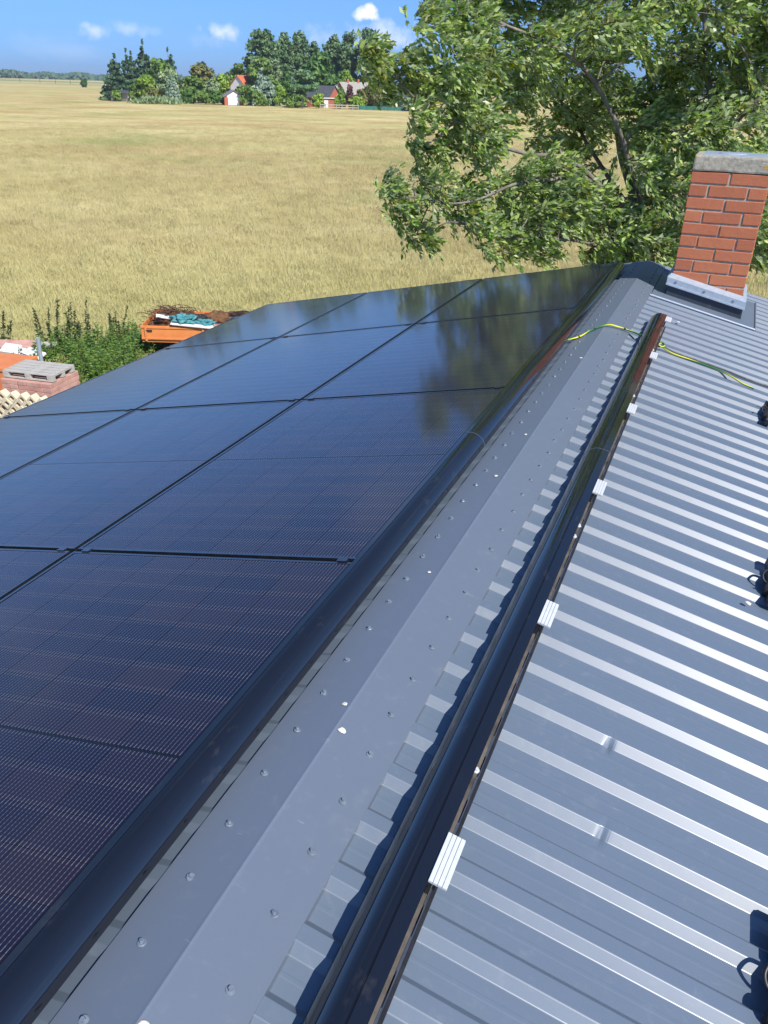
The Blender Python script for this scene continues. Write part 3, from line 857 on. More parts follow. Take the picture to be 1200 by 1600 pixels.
FOL = {
 'spruce': leaf_mat('spruce_needles', [(.25, (0.032, 0.074, 0.037)), (.55, (0.062, 0.125, 0.060)), (.85, (0.117, 0.195, 0.091))], .05, None, .7, .25),
 'silver': leaf_mat('blue_spruce_needles', [(.25, (0.117, 0.199, 0.135)), (.55, (0.235, 0.325, 0.229)), (.85, (0.444, 0.499, 0.359))], .05, None, .7, .3),
 'pine': leaf_mat('pine_needles', [(.25, (0.052, 0.119, 0.047)), (.55, (0.117, 0.219, 0.087)), (.85, (0.222, 0.337, 0.135))], .08, None, .7, .3),
 'round': leaf_mat('dark_round_crown', [(.25, (0.037, 0.100, 0.020)), (.55, (0.077, 0.176, 0.031)), (.85, (0.156, 0.276, 0.052))], .15, None, .6, .25),
 'broad': leaf_mat('mid_green_crown', [(.25, (0.077, 0.154, 0.031)), (.55, (0.152, 0.249, 0.047)), (.85, (0.275, 0.374, 0.083))], .18, None, .6, .25),
 'poplar': leaf_mat('poplar_crown', [(.25, (0.052, 0.115, 0.044)), (.55, (0.105, 0.190, 0.070)), (.85, (0.204, 0.290, 0.114))], .15, None, .55, .2),
 'fresh': leaf_mat('fresh_green_crown', [(.25, (0.144, 0.249, 0.031)), (.55, (0.247, 0.387, 0.047)), (.85, (0.418, 0.525, 0.087))], .22, None, .6, .3),
 'rusty': leaf_mat('rust_tinged_crown', [(.25, (0.097, 0.119, 0.031)), (.55, (0.171, 0.179, 0.045)), (.85, (0.259, 0.250, 0.078))], .15, None, .6, .35),
 'grey': leaf_mat('grey_green_crown', [(.25, (0.124, 0.195, 0.087)), (.55, (0.235, 0.325, 0.153)), (.85, (0.391, 0.475, 0.250))], .15, None, .6, .3),
 'purple': leaf_mat('purple_crown', [(.25, (0.066, 0.030, 0.034)), (.6, (0.144, 0.059, 0.064)), (.9, (0.235, 0.125, 0.109))], .1, None, .6, .3),
}
M_fartrunk = simple('far_trunk', (.06, .05, .04), (.13, .115, .09), 3, .95)

def leaf_quads(C, D, Nn, length, width):
    """arrays of bent leaves: centre base C, direction D, normal Nn -> vertices, quads (two quads a leaf)"""
    n = len(C)
    S = np.cross(D, Nn); S /= np.linalg.norm(S, axis=1)[:, None]+1e-9
    Nn = np.cross(S, D)
    L = length[:, None]; W = width[:, None]
    v0 = C; v1 = C+D*L*.42+S*W*.5+Nn*L*.05; v2 = C+D*L-Nn*L*.10; v3 = C+D*L*.42-S*W*.5+Nn*L*.05; vm = C+D*L*.5+Nn*L*.02
    V = np.stack([v0, v1, v2, v3, vm], 1).reshape(-1, 3)
    b = np.arange(n)[:, None]*5
    Q = np.stack([np.concatenate([b, b+1, b+2, b+4], 1), np.concatenate([b, b+4, b+2, b+3], 1)], 1).reshape(-1, 4)
    return V, Q
def unit(A): return A/(np.linalg.norm(A, axis=1)[:, None]+1e-9)

def clump_crown(blobs, n, size, mat, name, parent, seed, droop=0.0, shell=.45):
    """crown made of many small leaf-clump faces spread through ellipsoids"""
    g = np.random.default_rng(seed)
    vol = np.array([b[3]*b[4]*b[5] for b in blobs])**.75; vol /= vol.sum()
    Cs = []; Ns = []
    for b, p in zip(blobs, vol):
        k = max(12, int(n*p)); d = unit(g.normal(size=(k, 3)))
        r = g.random(k)**(1/3)*(1-shell)+shell*(1-g.random(k)**2*.4)
        lump = 1+.22*np.sin(d[:, 0]*5+b[0])*np.sin(d[:, 1]*4+b[1]*2)+.15*np.sin(d[:, 2]*7+b[2])
        Cs.append(np.array(b[:3])+d*r[:, None]*lump[:, None]*np.array(b[3:6])); Ns.append(d)
    C = np.concatenate(Cs); Nn = unit(np.concatenate(Ns)*.9+g.normal(size=C.shape)*.6+np.array([0, 0, .25]))
    D = unit(np.cross(Nn, g.normal(size=C.shape))+np.array([0, 0, -droop]))
    k = len(C); L = size*(.7+g.random(k)*1.0)
    V, Q = leaf_quads(C-D*L[:, None]*.5, D, Nn, L, L*(.55+.4*g.random(k)))
    return link(name, np_mesh(name, V, Q, mat), parent)

def far_tree(kind, px, base_d, top_py, wpx, label, group, n=900, name=None, cat='tree'):
    """a tree standing base_d metres from the camera in picture column px; its top reaches picture row top_py"""
    p = at(px, base_d); H = z_at(px, top_py, base_d)-GZ; Wd = width_at(wpx, base_d)
    nm = name or {'spruce': 'spruce_tree', 'silver': 'spruce_tree', 'pine': 'pine_tree', 'poplar': 'poplar_tree'}.get(kind.split('*')[0], 'broadleaf_tree')
    o = empty(nm, p, label, cat, group)
    sd_ = int(px*13+top_py*7+wpx); rr = random.Random(sd_)
    R = Wd/2; blobs = []
    kd = kind.split('*')[0]
    if kd in ('spruce', 'silver'):
        lv = 9
        for i in range(lv):
            q = i/(lv-1); z = H*(.06+.90*q); r = R*(1-q)**.8+.45
            m_ = max(1, int(6*(1-q)+1))
            for j in range(m_):
                a = 2*math.pi*(j+rr.random()*.7)/m_+i
                blobs.append((math.cos(a)*r*.55, math.sin(a)*r*.55, z-.04*H*rr.random(), r*.50, r*.50, H*.055))
        th_ = H*.95
    elif kd == 'poplar':
        for i in range(10):
            q = i/9; z = H*(.16+.76*q); r = R*(.45+.75*math.sin(math.pi*min(1, .12+q*.80)))*.8
            for j in range(3):
                a = rr.random()*6.28; blobs.append((math.cos(a)*r*.5, math.sin(a)*r*.5, z+rr.uniform(-.03, .03)*H, r*.62, r*.62, H*.075))
        th_ = H*.85
    elif kd == 'pine':
        for i in range(9):
            a = rr.random()*6.28; q = rr.uniform(.25, .92); r = R*(1.1-.75*q)
            blobs.append((math.cos(a)*r*.75, math.sin(a)*r*.75, H*q, R*.42, R*.42, H*.075))
        blobs.append((0, 0, H*.93, R*.3, R*.3, H*.07)); th_ = H*.9
    else:
        m_ = 13
        for i in range(m_):
            a = rr.random()*6.28; q = rr.uniform(.18, .86); r = R*.68*math.sin(math.pi*(.18+.72*q))
            blobs.append((math.cos(a)*r, math.sin(a)*r, H*q, R*.42, R*.42, H*rr.uniform(.11, .17)))
        blobs.append((0, 0, H*.86, R*.4, R*.4, H*.12)); blobs.append((0, 0, H*.45, R*.6, R*.6, H*.30)); th_ = H*.7
    if cat == 'tree':
        tr = MB().tube([(0, 0, -.2), (rr.uniform(-.1, .1)*R, 0, H*.4), (0, rr.uniform(-.1, .1)*R, th_)], [max(.12, H*.018), max(.09, H*.012), .03], 7)
        tr.build('trunk', M_fartrunk, o, True)
    elif cat == 'shrub':
        MB().tube([(0, 0, -.1), (0, 0, H*.6)], [.08, .03], 6).build('stem', M_fartrunk, o, True)
    sz = max(base_d*.0016, min(H, Wd)*.055)
    clump_crown(blobs, int(n*3.6), sz*1.45, FOL[kd], 'crown' if cat == 'tree' else 'foliage', o, sd_, .6 if kd in ('spruce', 'silver') else .15)
    return o

# --- far forest on the horizon
def forest(name, az0, az1, d, h, label_seed):
    g = np.random.default_rng(label_seed); Cs = []
    k = 15000
    az = az0+(az1-az0)*g.random(k)
    prof_ = h*(.72+.20*np.sin(az*61)*np.sin(az*23+1)+.12*np.sin(az*190)+.10*g.random(k))
    z = prof_*g.random(k)**.6; dd = d+g.random(k)*60
    C = np.stack([CAM.x+np.sin(az)*dd, CAM.y+np.cos(az)*dd, GZ+z], 1)
    Nn = unit(np.stack([-np.sin(az), -np.cos(az), .6+0*az], 1)+g.normal(size=(k, 3))*.5); D = unit(np.cross(Nn, g.normal(size=(k, 3))))
    L = 6+g.random(k)*6
    V, Q = leaf_quads(C-D*L[:, None]*.5, D, Nn, L, L*.8)
    o = link(name, np_mesh(name, V, Q, FOL['spruce'])); o['kind'] = 'stuff'
    o['label'] = 'far dark forest edge along the horizon'
    return o
forest('far_forest', R_(-75), R_(14), 1750, 11.5, 3)

# --- utility poles far across the field
for px, dd in ((35, 900), (66, 880), (90, 860), (113, 840)):
    p = at(px, dd); o = empty('utility_pole', p, None, None)
    MB().tube([(0, 0, -.3), (0, 0, 9.0)], [.16, .11], 6).build('pole', M_fartrunk, o, True)
    MB().box((-.8, -.06, 8.4), (.8, .06, 8.55)).build('cross_arm', M_fartrunk, o)
    tag(o, {35: 'leftmost of the thin wooden poles far across the field', 66: 'second thin wooden pole from the left before the far forest', 90: 'third thin wooden pole from the left before the far forest', 113: 'thin wooden pole nearest to the lone bush in the field'}[px], 'pole', 'poles far across the field')
far_tree('round', 135, 640, 124, 8, 'lone small bushy tree standing out in the open field', None, 300)

# --- conifer grove on the left
G1 = 'trees of the conifer grove on the left'
for a in [
 ('spruce', 186, 300, 82, 46, 'dark spruce at the left end of the grove, with spreading low branches', 1300),
 ('spruce', 203, 306, 74, 26, 'slim spruce behind the grey shed', 900),
 ('spruce', 212, 308, 77, 24, 'slightly lower slim spruce right beside the one behind the shed', 900),
 ('spruce', 231, 312, 60, 44, 'tallest spruce of the grove with twin tops', 1400),
 ('spruce', 269, 312, 74, 34, 'narrow spruce tip rising from the right of the grove', 1100),
 ('broad', 252, 292, 90, 52, 'wide leafy tree in the middle of the grove', 1300),
 ('grey', 262, 288, 104, 36, 'grey green bushy tree at the front of the grove', 900),
 ('silver', 270, 276, 110, 20, 'young bluish spruce at the front right of the grove', 700),
 ('broad', 216, 284, 128, 22, 'rounded young tree beside the grey shed', 500),
 ('fresh', 229, 282, 118, 26, 'bright green tree between shed and hedge strip', 600),
 ('broad', 299, 286, 118, 36, 'leafy tree between the grove and the rust tinged tree', 900),
 ('rusty', 318, 294, 97, 36, 'tree with brownish top to the left of the white garage', 1000),
 ('grey', 331, 288, 124, 26, 'pale green bushy tree directly left of the garage', 600),
 ('fresh', 345, 312, 116, 24, 'light green tree behind the garage', 600)]:
    far_tree(*a[:6], G1, a[6])
G3 = 'shrubs along the village edge'
for a in [
 ('rusty', 238, 276, 135, 20, 'low brownish shrub before the middle of the grove', 350),
 ('broad', 318, 276, 141, 24, 'dense low shrub left of the garage hedge', 350),
 ('round', 339, 276, 142, 26, 'dark clipped hedge shrub touching the garage', 380),
 ('broad', 181, 290, 141, 14, 'small shrub at the left foot of the grove', 250),
 ('round', 294, 277, 141, 18, 'dark low shrub under the leafy tree left of the garage', 250),
 ('broad', 405, 270, 143, 26, 'low shrub at the foot of the blue spruce', 350),
 ('fresh', 437, 272, 133, 20, 'fresh green shrub right of the blue spruce', 350),
 ('fresh', 498, 262, 146, 18, 'bright shrub at the right foot of the pine', 260),
 ('broad', 462, 262, 147, 36, 'broad low shrub under the pine', 420),
 ('broad', 372, 280, 138, 20, 'small leafy shrub hiding the right brick corner of the garage', 350),
 ('broad', 530, 285, 136, 22, 'leafy shrub between cream house and red gable', 350),
 ('purple', 545, 262, 131, 13, 'purple leaved shrub before the red gable', 260),
 ('fresh', 556, 262, 150, 26, 'pale green shrub row before the red gable', 300),
 ('fresh', 532, 262, 147, 16, 'bright shrub beside the flat brick annex', 250),
 ('grey', 638, 258, 152, 18, 'pale round shrub at the right end of the green fence', 250),
 ('broad', 387, 272, 131, 26, 'leafy shrub between garage and red roofed house', 300)]:
    far_tree(*a[:6], G3, a[6], 'garden_shrub', 'shrub')
G2 = 'tall trees behind the village houses'
for a in [
 ('poplar', 414, 330, 47, 52, 'leftmost broad poplar behind the red roofed house', 2000),
 ('poplar', 446, 338, 50, 34, 'second poplar from the left, dark, behind the round tree', 1500),
 ('poplar', 470, 340, 50, 34, 'third poplar from the left, dark and slender', 1500),
 ('poplar', 491, 352, 62, 26, 'lower poplar in the dip of the tree line', 1000),
 ('poplar', 520, 336, 56, 38, 'poplar rising right behind the big round tree', 1500),
 ('poplar', 546, 330, 50, 36, 'second poplar from the right of the tall row', 1500),
 ('poplar', 577, 326, 45, 40, 'rightmost and tallest poplar of the village row', 1600),
 ('round', 503, 300, 81, 62, 'big dark round tree above the grey roofed houses', 2200),
 ('broad', 410, 300, 86, 44, 'grey green broad tree above the red roof', 1300),
 ('grey', 425, 312, 88, 30, 'paler tree beside the broad tree above the red roof', 800),
 ('broad', 376, 330, 97, 40, 'bushy tree left of the red roofed house', 900),
 ('broad', 365, 345, 108, 26, 'lower tree between garage roof and red roof', 500),
 ('silver', 411, 280, 105, 44, 'silvery spruce right of the red roofed house', 1600),
 ('pine', 474, 268, 110, 48, 'pine with layered branches in front of the village', 1800),
 ('round', 448, 300, 112, 26, 'dark tree between silvery spruce and pine', 700),
 ('fresh', 540, 300, 108, 30, 'light green tree top behind the pale house roof', 600),
 ('rusty', 582, 268, 118, 40, 'rust tinged tree in front of the white bungalow', 1200),
 ('broad', 606, 270, 122, 26, 'leafy tree at the right of the rust tinged tree', 700),
 ('poplar', 680, 330, 97, 22, 'tree top seen at the left edge of the big willow', 800),
 ('round', 640, 300, 120, 44, 'dark tree behind the green fence at the left of the willow', 900),
 ('broad', 720, 300, 104, 60, 'tree hidden behind the big willow, left one', 900),
 ('round', 800, 310, 98, 70, 'tree hidden behind the big willow, middle one', 900),
 ('broad', 960, 330, 110, 80, 'tree hidden behind the big willow, right one', 900)]:
    far_tree(*a[:6], G2, a[6])

# --- rough grass strip before the grove
g = np.random.default_rng(5); k = 1500
pa, pb = at(212, 271), at(275, 268)
tq = g.random(k); C = np.stack([pa.x+(pb.x-pa.x)*tq+g.normal(size=k)*1.2, pa.y+(pb.y-pa.y)*tq+g.normal(size=k)*1.2, GZ+g.random(k)*1.5*np.sin(np.pi*np.clip(tq, .05, .95))], 1)
D = unit(np.stack([g.normal(size=k)*.3, g.normal(size=k)*.3, 1+0*tq], 1)); Nn = unit(g.normal(size=(k, 3))); L = .5+g.random(k)*.7
V, Q = leaf_quads(C, D, Nn, L, L*.5)
o = link('reed_strip', np_mesh('reed_strip', V, Q, FOL['grey'])); tag(o, 'strip of tall rough grass in front of the conifer grove', None, None, 'stuff')

# ------------------------------------------------------------------ village buildings
M_white = simple('white_render', (.70, .71, .72), (.80, .80, .79), 1, .85)
M_cream = simple('cream_render', (.62, .58, .44), (.70, .66, .52), 1, .85)
M_redwall = simple('village_brick', (.36, .105, .055), (.46, .15, .085), 4, .9)
M_greyroof = simple('grey_roofing', (.15, .16, .18), (.23, .24, .26), 2, .8)
M_darkroof = simple('dark_roofing', (.045, .05, .06), (.085, .09, .10), 2, .75)
M_fibre = simple('fibre_cement_roof', (.25, .235, .20), (.36, .34, .30), 2, .9)
M_redroof = simple('red_tiles', (.46, .105, .045), (.58, .17, .08), 2, .8)
M_pane = simple('window_glass', (.02, .025, .03), (.05, .06, .07), 2, .12, 0, 0, .005, .8)
M_doorw = simple('white_door', (.74, .75, .77), (.80, .81, .82), 1, .6)
def building(name, p, face, w_, d_, h_, rise, wall, roof, label, hip=False, over=.35):
    """gable roofed building: p ground centre, face = direction its front gable looks to"""
    o = empty(name, p, label, 'house' if 'garage' not in name and 'shed' not in name else name.split('_')[-1], None, math.atan2(face.y, face.x)+math.pi/2)
    a, b = w_/2, d_/2
    V = [(-a, -b, -.2), (a, -b, -.2), (a, b, -.2), (-a, b, -.2), (-a, -b, h_), (a, -b, h_), (a, b, h_), (-a, b, h_), (0, -b, h_+rise), (0, b, h_+rise)]
    mesh_ = mesh('wall', V, [(0, 1, 5, 8, 4), (2, 3, 7, 9, 6), (1, 2, 6, 5), (3, 0, 4, 7)], wall); link('wall', mesh_, o)
    t_ = .16; sl = rise/a; e = over
    rf = MB()
    for sgn in (-1, 1):
        x0, x1 = 0, sgn*(a+e); z0, z1 = h_+rise+.02, h_-e*sl+.02
        Vv = [(x0, -b-e, z0), (x1, -b-e, z1), (x1, b+e, z1), (x0, b+e, z0)]; Vt = [(x, y, z+t_) for x, y, z in Vv]
        rf.add(Vv+Vt, [(3, 2, 1, 0), (4, 5, 6, 7), (0, 1, 5, 4), (1, 2, 6, 5), (2, 3, 7, 6), (3, 0, 4, 7)] if sgn > 0 else [(0, 1, 2, 3), (7, 6, 5, 4), (4, 5, 1, 0), (5, 6, 2, 1), (6, 7, 3, 2), (7, 4, 0, 3)])
    r = rf.build('roof', roof, o)
    return o, r, a, b
def window(o, x, z, w_, h_, b, side=0, a=0, name='window'):
    """framed window on the front (side 0), or on the left/right long wall (side -1/1)"""
    fr = MB(); t_ = .09
    for (x0, x1, z0, z1) in ((-w_/2, w_/2, h_-t_, h_), (-w_/2, w_/2, 0, t_), (-w_/2, -w_/2+t_, t_, h_-t_), (w_/2-t_, w_/2, t_, h_-t_)):
        fr.box((x0, -.06, z0), (x1, .02, z1))
    pn = MB().box((-w_/2+t_, -.02, t_), (w_/2-t_, .015, h_-t_))
    Mx = Matrix.Translation((x, -b, z)) if side == 0 else Matrix.Translation((side*a, x, z)) @ Matrix.Rotation(side*math.pi/2, 4, 'Z')
    f = fr.xform(Mx).build(name, M_doorw, o); pn.xform(Mx).build('pane', M_pane, f); return f
def tocam(p): d = Vector((CAM.x-p.x, CAM.y-p.y, 0)); return d.normalized()
def turn(d, deg): return Matrix.Rotation(R_(deg), 3, 'Z') @ d
# garage
p = at(363, 276); o, r, a, b = building('white_garage', p, turn(tocam(p), 6), 5.6, 8, 2.3, 1.6, M_redwall, M_greyroof, 'white fronted garage with grey gable roof and brick corners')
MB().box((-1.75, -b-.06, .65), (1.75, -b+.02, 2.10)).build('garage_door', M_doorw, o)
gv = [(-2.0, -b-.02, 2.11), (2.0, -b-.02, 2.11), (2.0, -b-.02, 2.62), (0, -b-.02, 3.72), (-2.0, -b-.02, 2.62)]
mb = MB().add(gv+[(x, y+.06, z) for x, y, z in gv], [(0, 1, 2, 3, 4)]+[(i, (i+1) % 5, (i+1) % 5+5, i+5) for i in range(5)]); mb.build('gable_panel', M_white, o)
MB().box((-1.75, -b-.05, .1), (1.75, -b+.02, .60)).build('door_panel', M_doorw, o)
# red roofed house
p = at(386, 305); o, r, a, b = building('white_house', p, turn(tocam(p), -42), 6.6, 8.5, 5.0, 3.0, M_white, M_redroof, 'white house with steep red tiled roof among the trees')
window(o, 0, 3.6, 1.3, 1.4, b); window(o, -1.6, .9, 1.1, 1.3, b); window(o, 1.6, .9, 1.1, 1.3, b)
MB().box((-.4, 1.2, 7.4), (.4, 2.0, 9.0)).build('chimney_stack', M_redwall, r)
# grey shed in the grove
p = at(198, 292); o, r, a, b = building('grey_shed', p, turn(tocam(p), 35), 5.5, 9, 2.2, .7, simple('shed_wall', (.26, .25, .23), (.36, .34, .31), 2, .9), M_darkroof, 'low grey shed half hidden in the conifer grove')
MB().box((-1.6, -b-.05, 0), (1.6, -b+.02, 1.7)).build('door', M_pane, o)
# brick house with dark roof
p = at(506, 278); o, r, a, b = building('brick_house', p, turn(tocam(p), 62), 8.5, 7.5, 2.7, 3.0, M_redwall, M_darkroof, 'low red brick house with dark hipped roof right of the pine')
window(o, -1.5, .9, 1.2, 1.3, b); window(o, 1.8, .9, 1.6, 1.3, b); window(o, 1.5, .8, 1.3, 1.5, b, -1, a)
MB().box((-a-.07, -3.6, 0), (-a+.02, -1.9, 2.2)).build('door', M_doorw, o)
# flat brick annex
p = at(518, 270); o = empty('brick_annex', p, 'small flat roofed brick annex with a white door before the village', 'annex', None, math.atan2(tocam(p).y, tocam(p).x)+math.pi/2)
MB().box((-2.6, -2, -.2), (2.6, 2, 2.5)).build('wall', M_redwall, o)
MB().box((-2.9, -2.3, 2.501), (2.9, 2.3, 2.68)).build('roof', M_doorw, o)
MB().box((-2.2, -2.06, 0), (-1.0, -1.98, 2.05)).build('door', M_doorw, o)
# cream house with grey roof
p = at(525, 300); o, r, a, b = building('cream_house', p, turn(tocam(p), 12), 11, 12, 3.6, 3.1, M_cream, M_greyroof, 'cream house with low grey gable roof behind the annex')
window(o, -1.6, 3.6, 1.1, 1.2, b); window(o, 1.6, 3.6, 1.1, 1.2, b); window(o, 0, .9, 1.8, 1.3, b)
# long fibre cement roofed house with red gable
p = at(553, 296); o, r, a, b = building('red_gabled_house', p, turn(tocam(p), -58), 7.4, 10.5, 3.7, 3.2, M_redwall, M_fibre, 'house with pale fibre cement roof and red brick gable')
for yy in (-2.5, 1.5): MB().box((-.4, yy-.35, 6.3), (.4, yy+.35, 7.9)).build('chimney_stack', M_redwall, r)
window(o, 0, 3.8, 1, 1.2, b); window(o, 1.4, 1, 1.2, 1.3, b); window(o, -1.6, 1, 1.2, 1.3, b)
# white bungalow behind the green fence
p = at(598, 276); o, r, a, b = building('white_bungalow', p, turn(tocam(p), 86), 8, 15, 2.7, 1.7, M_white, M_darkroof, 'long white bungalow behind the green fence')
for yy in (-5.5, -2.5, .5, 3.5, 6): window(o, yy, .6, 1.5, 1.7, b, -1, a)
# green fence
def fence_line(name, pxa, pxb, dist, h_, n, mat, pm, label, panel):
    A_, B_ = at(pxa, dist), at(pxb, dist); o = empty(name, A_, label, 'fence'); d = B_-A_; L_ = d.length; d.normalize(); s = Vector((-d.y, d.x, 0))*.04
    for i in range(n+1):
        q = d*(L_*i/n); MB().box((q.x-.07, q.y-.07, -.1), (q.x+.07, q.y+.07, h_+.1)).build('post', pm, o)
    for (z0, z1) in panel:
        mb = MB()
        for i in range(n):
            a_, b_ = d*(L_*i/n)+d*.09, d*(L_*(i+1)/n)-d*.09
            mb.add([a_+s+Vector((0, 0, z0)), b_+s+Vector((0, 0, z0)), b_+s+Vector((0, 0, z1)), a_+s+Vector((0, 0, z1)), a_-s+Vector((0, 0, z0)), b_-s+Vector((0, 0, z0)), b_-s+Vector((0, 0, z1)), a_-s+Vector((0, 0, z1))], [(0, 1, 2, 3), (7, 6, 5, 4), (3, 2, 6, 7), (0, 4, 5, 1)])
        mb.build('rail' if len(panel) > 1 else 'panel', mat, o)
M_gf = simple('green_fence_net', (.02, .13, .10), (.04, .19, .15), 2, .7); M_wf = simple('weathered_fence', (.38, .36, .31), (.50, .47, .42), 3, .9)
fence_line('garden_fence', 562, 650, 258, 1.05, 8, M_gf, M_gf, 'green boundary fence in front of the white bungalow', [(.05, 1.0)])
fence_line('rail_fence', 500, 560, 259, 1.2, 7, M_wf, M_wf, 'pale open rail fence in front of the brick annex', [(.35, .55), (.95, 1.15)])
p = at(472, 257); o = MB().box((-.12, -.12, -.2), (.12, .12, 2.2)).build('fence_post', M_fartrunk); o.location = p; tag(o, 'single dark post at the field edge below the pine', 'post')
# ------------------------------------------------------------------ the big willow-like tree behind the gable
def PX(px, py, d):
    """a point d metres of horizontal distance from the camera in the direction of picture position px, py"""
    v = fwd+right*((px-600)/FPX)-up*((py-800)/FPX); k = d/math.hypot(v.x, v.y); return CAM+v*k
tb = at(1085, 13.6)
tree = empty('willow_tree', tb, 'big wind-blown leafy tree with pale leaf undersides rising behind the chimney', 'tree')
tinv = Matrix.Translation(-tb)
limbs = []
fork = PX(1030, 470, 13.2)
def limb(pts, r0_, r1_, name='limb', start=None):
    P = [tinv @ (start if start is not None else fork)]+[tinv @ PX(*p) for p in pts]
    S_ = spline(P, 7)
    S_ = [p+Vector((noise.noise(p*1.3+Vector((5, 0, 0))), noise.noise(p*1.3), noise.noise(p*1.3+Vector((0, 7, 0)))))*.07*(min(i, 6)/6) for i, p in enumerate(S_)]
    n = len(S_); rad = [r0_+(r1_-r0_)*(i/(n-1))**.7 for i in range(n)]
    MB().tube(S_, rad, 9).build(name, M_bark, tree, True); limbs.append(S_); return S_
tk = [Vector((0, 0, -.3)), Vector((.05, 0, .3)), Vector((.10, -.05, 1.6)), Vector((.0, -.1, 2.6)), tinv @ fork]
MB().tube(spline(tk, 6), [.36-.18*i/24 for i in range(25)], 12).build('trunk', M_bark, tree, True); limbs.append(spline(tk, 6))
limb([(1008, 402, 13.0), (975, 330, 12.7), (930, 285, 12.4), (880, 245, 12.2), (825, 236, 12.0), (770, 222, 11.8), (710, 190, 11.6), (650, 150, 11.4), (600, 100, 11.3)], 0.058, 0.010)
limb([(1000, 395, 12.9), (940, 305, 12.4), (895, 279, 12.1), (840, 282, 11.8), (770, 300, 11.5), (700, 315, 11.3), (630, 305, 11.2)], 0.056, 0.008)
limb([(1000, 360, 13.3), (985, 285, 13.5), (965, 200, 13.6), (945, 110, 13.6), (930, 0, 13.6), (925, -140, 13.7), (920, -330, 13.9)], 0.086, 0.018)
limb([(1045, 330, 13.6), (1022, 180, 14.0), (1010, 60, 14.2), (1015, -90, 14.3), (1030, -300, 14.4)], 0.073, 0.018)
limb([(1128, 300, 12.9), (1128, 235, 12.8), (1120, 175, 12.9), (1102, 90, 13.1), (1098, 0, 13.2), (1110, -160, 13.3), (1120, -380, 13.5)], 0.086, 0.018)
limb([(985, 250, 12.6), (930, 130, 12.4), (870, 70, 12.2), (800, 40, 12.0), (740, 25, 11.8), (690, 40, 11.7)], 0.046, 0.008)
limb([(1010, 400, 12.6), (930, 380, 12.0), (860, 370, 11.7), (790, 370, 11.5), (740, 350, 11.4)], 0.033, 0.007)
limb([(1080, 280, 12.8), (1160, 180, 12.5), (1250, 90, 12.6), (1330, -20, 12.8)], 0.066, 0.012)
limb([(1130, 380, 13.0), (1250, 300, 13.2), (1380, 220, 13.4), (1480, 120, 13.6)], 0.066, 0.012)
limb([(1080, 300, 14.5), (1050, 120, 15.6), (1020, -60, 16.2)], 0.059, 0.012)
limb([(1110, 360, 14.3), (1220, 280, 15.4), (1300, 150, 16.0)], 0.059, 0.012)
limb([(990, 340, 13.6), (900, 200, 14.6), (830, 80, 15.2), (780, -40, 15.4)], 0.053, 0.012)
lp = np.array([tuple(p) for S_ in limbs[1:] for p in S_[4:]])

g = np.random.default_rng(21)
cl = []          # leaf clusters: px, py, radius in px, distance
edge = [(592, 98, 26), (606, 122, 24), (582, 82, 16), (650, 110, 28), (662, 135, 24), (640, 98, 16), (692, 126, 20), (676, 48, 26), (668, 30, 14), (715, 15, 32), (705, 60, 18), (740, 40, 40), (728, 95, 30),
        (658, 182, 18), (652, 218, 20), (684, 232, 16), (712, 205, 32), (740, 225, 30), (765, 200, 30), (700, 160, 36), (735, 150, 40), (756, 236, 18),
        (618, 312, 25), (608, 290, 14), (632, 332, 14), (652, 364, 18), (672, 368, 12), (655, 282, 20), (690, 290, 28), (715, 320, 34), (742, 295, 32), (745, 340, 28), (770, 375, 28), (795, 345, 34), (790, 300, 30), (800, 392, 14),
        (830, 300, 34), (840, 350, 38), (850, 395, 22), (880, 325, 36), (905, 340, 34), (930, 385, 30), (960, 355, 34), (985, 380, 26), (900, 300, 26), (945, 320, 24), (1010, 360, 30), (1040, 390, 30), (820, 268, 20)]
for (x, y, r) in edge: cl.append((x, y, r, 11.3+.0022*max(0, x-600)+g.normal()*.25))
gaps = [(1000, 110, 16, 26), (905, 175, 14, 12), (1160, 60, 14, 16), (1060, 120, 12, 20), (850, 190, 16, 10), (1180, 215, 10, 12), (800, 240, 46, 20), (955, 225, 16, 14), (940, 272, 16, 14), (978, 300, 22, 32), (880, 385, 24, 20), (1070, 220, 18, 10), (905, 20, 16, 16), (1020, 20, 14, 16), (790, 90, 12, 10), (1090, 40, 12, 12), (668, 92, 22, 16), (700, 250, 30, 14)]
yy = -10
while yy < 410:
    xx = 745+(10 if (yy//46) % 2 else 0)
    while xx < 1235:
        x = xx+g.normal()*14; y = yy+g.normal()*12
        ok = all(((x-a)/c)**2+((y-b_)/d)**2 > 1.5 for a, b_, c, d in gaps)
        if y > 215 and x < 800: ok = False
        if ok:
            fr = g.random()
            cl.append((x, y, 27+g.random()*15, 11.8+fr*2.2 if g.random() < .7 else 14+g.random()*1.8))
        xx += 43
    yy += 39
for i in range(120):                       # the rest of the crown above and right of the frame
    x = g.uniform(700, 1560); y = g.uniform(-470, 0) if g.random() < .62 else g.uniform(-50, 420)
    if y >= -15 and x < 1225: continue
    if ((x-1080)/520)**2+((y-0)/480)**2 > 1.05: continue
    cl.append((x, y, 34+g.random()*22, 11.8+g.random()*4.2))
WIND = np.array([.78, .22, .18])
Cs, Ds, Ns, Ls = [], [], [], []
yC, yD, yN, yL = [], [], [], []
tw = MB()
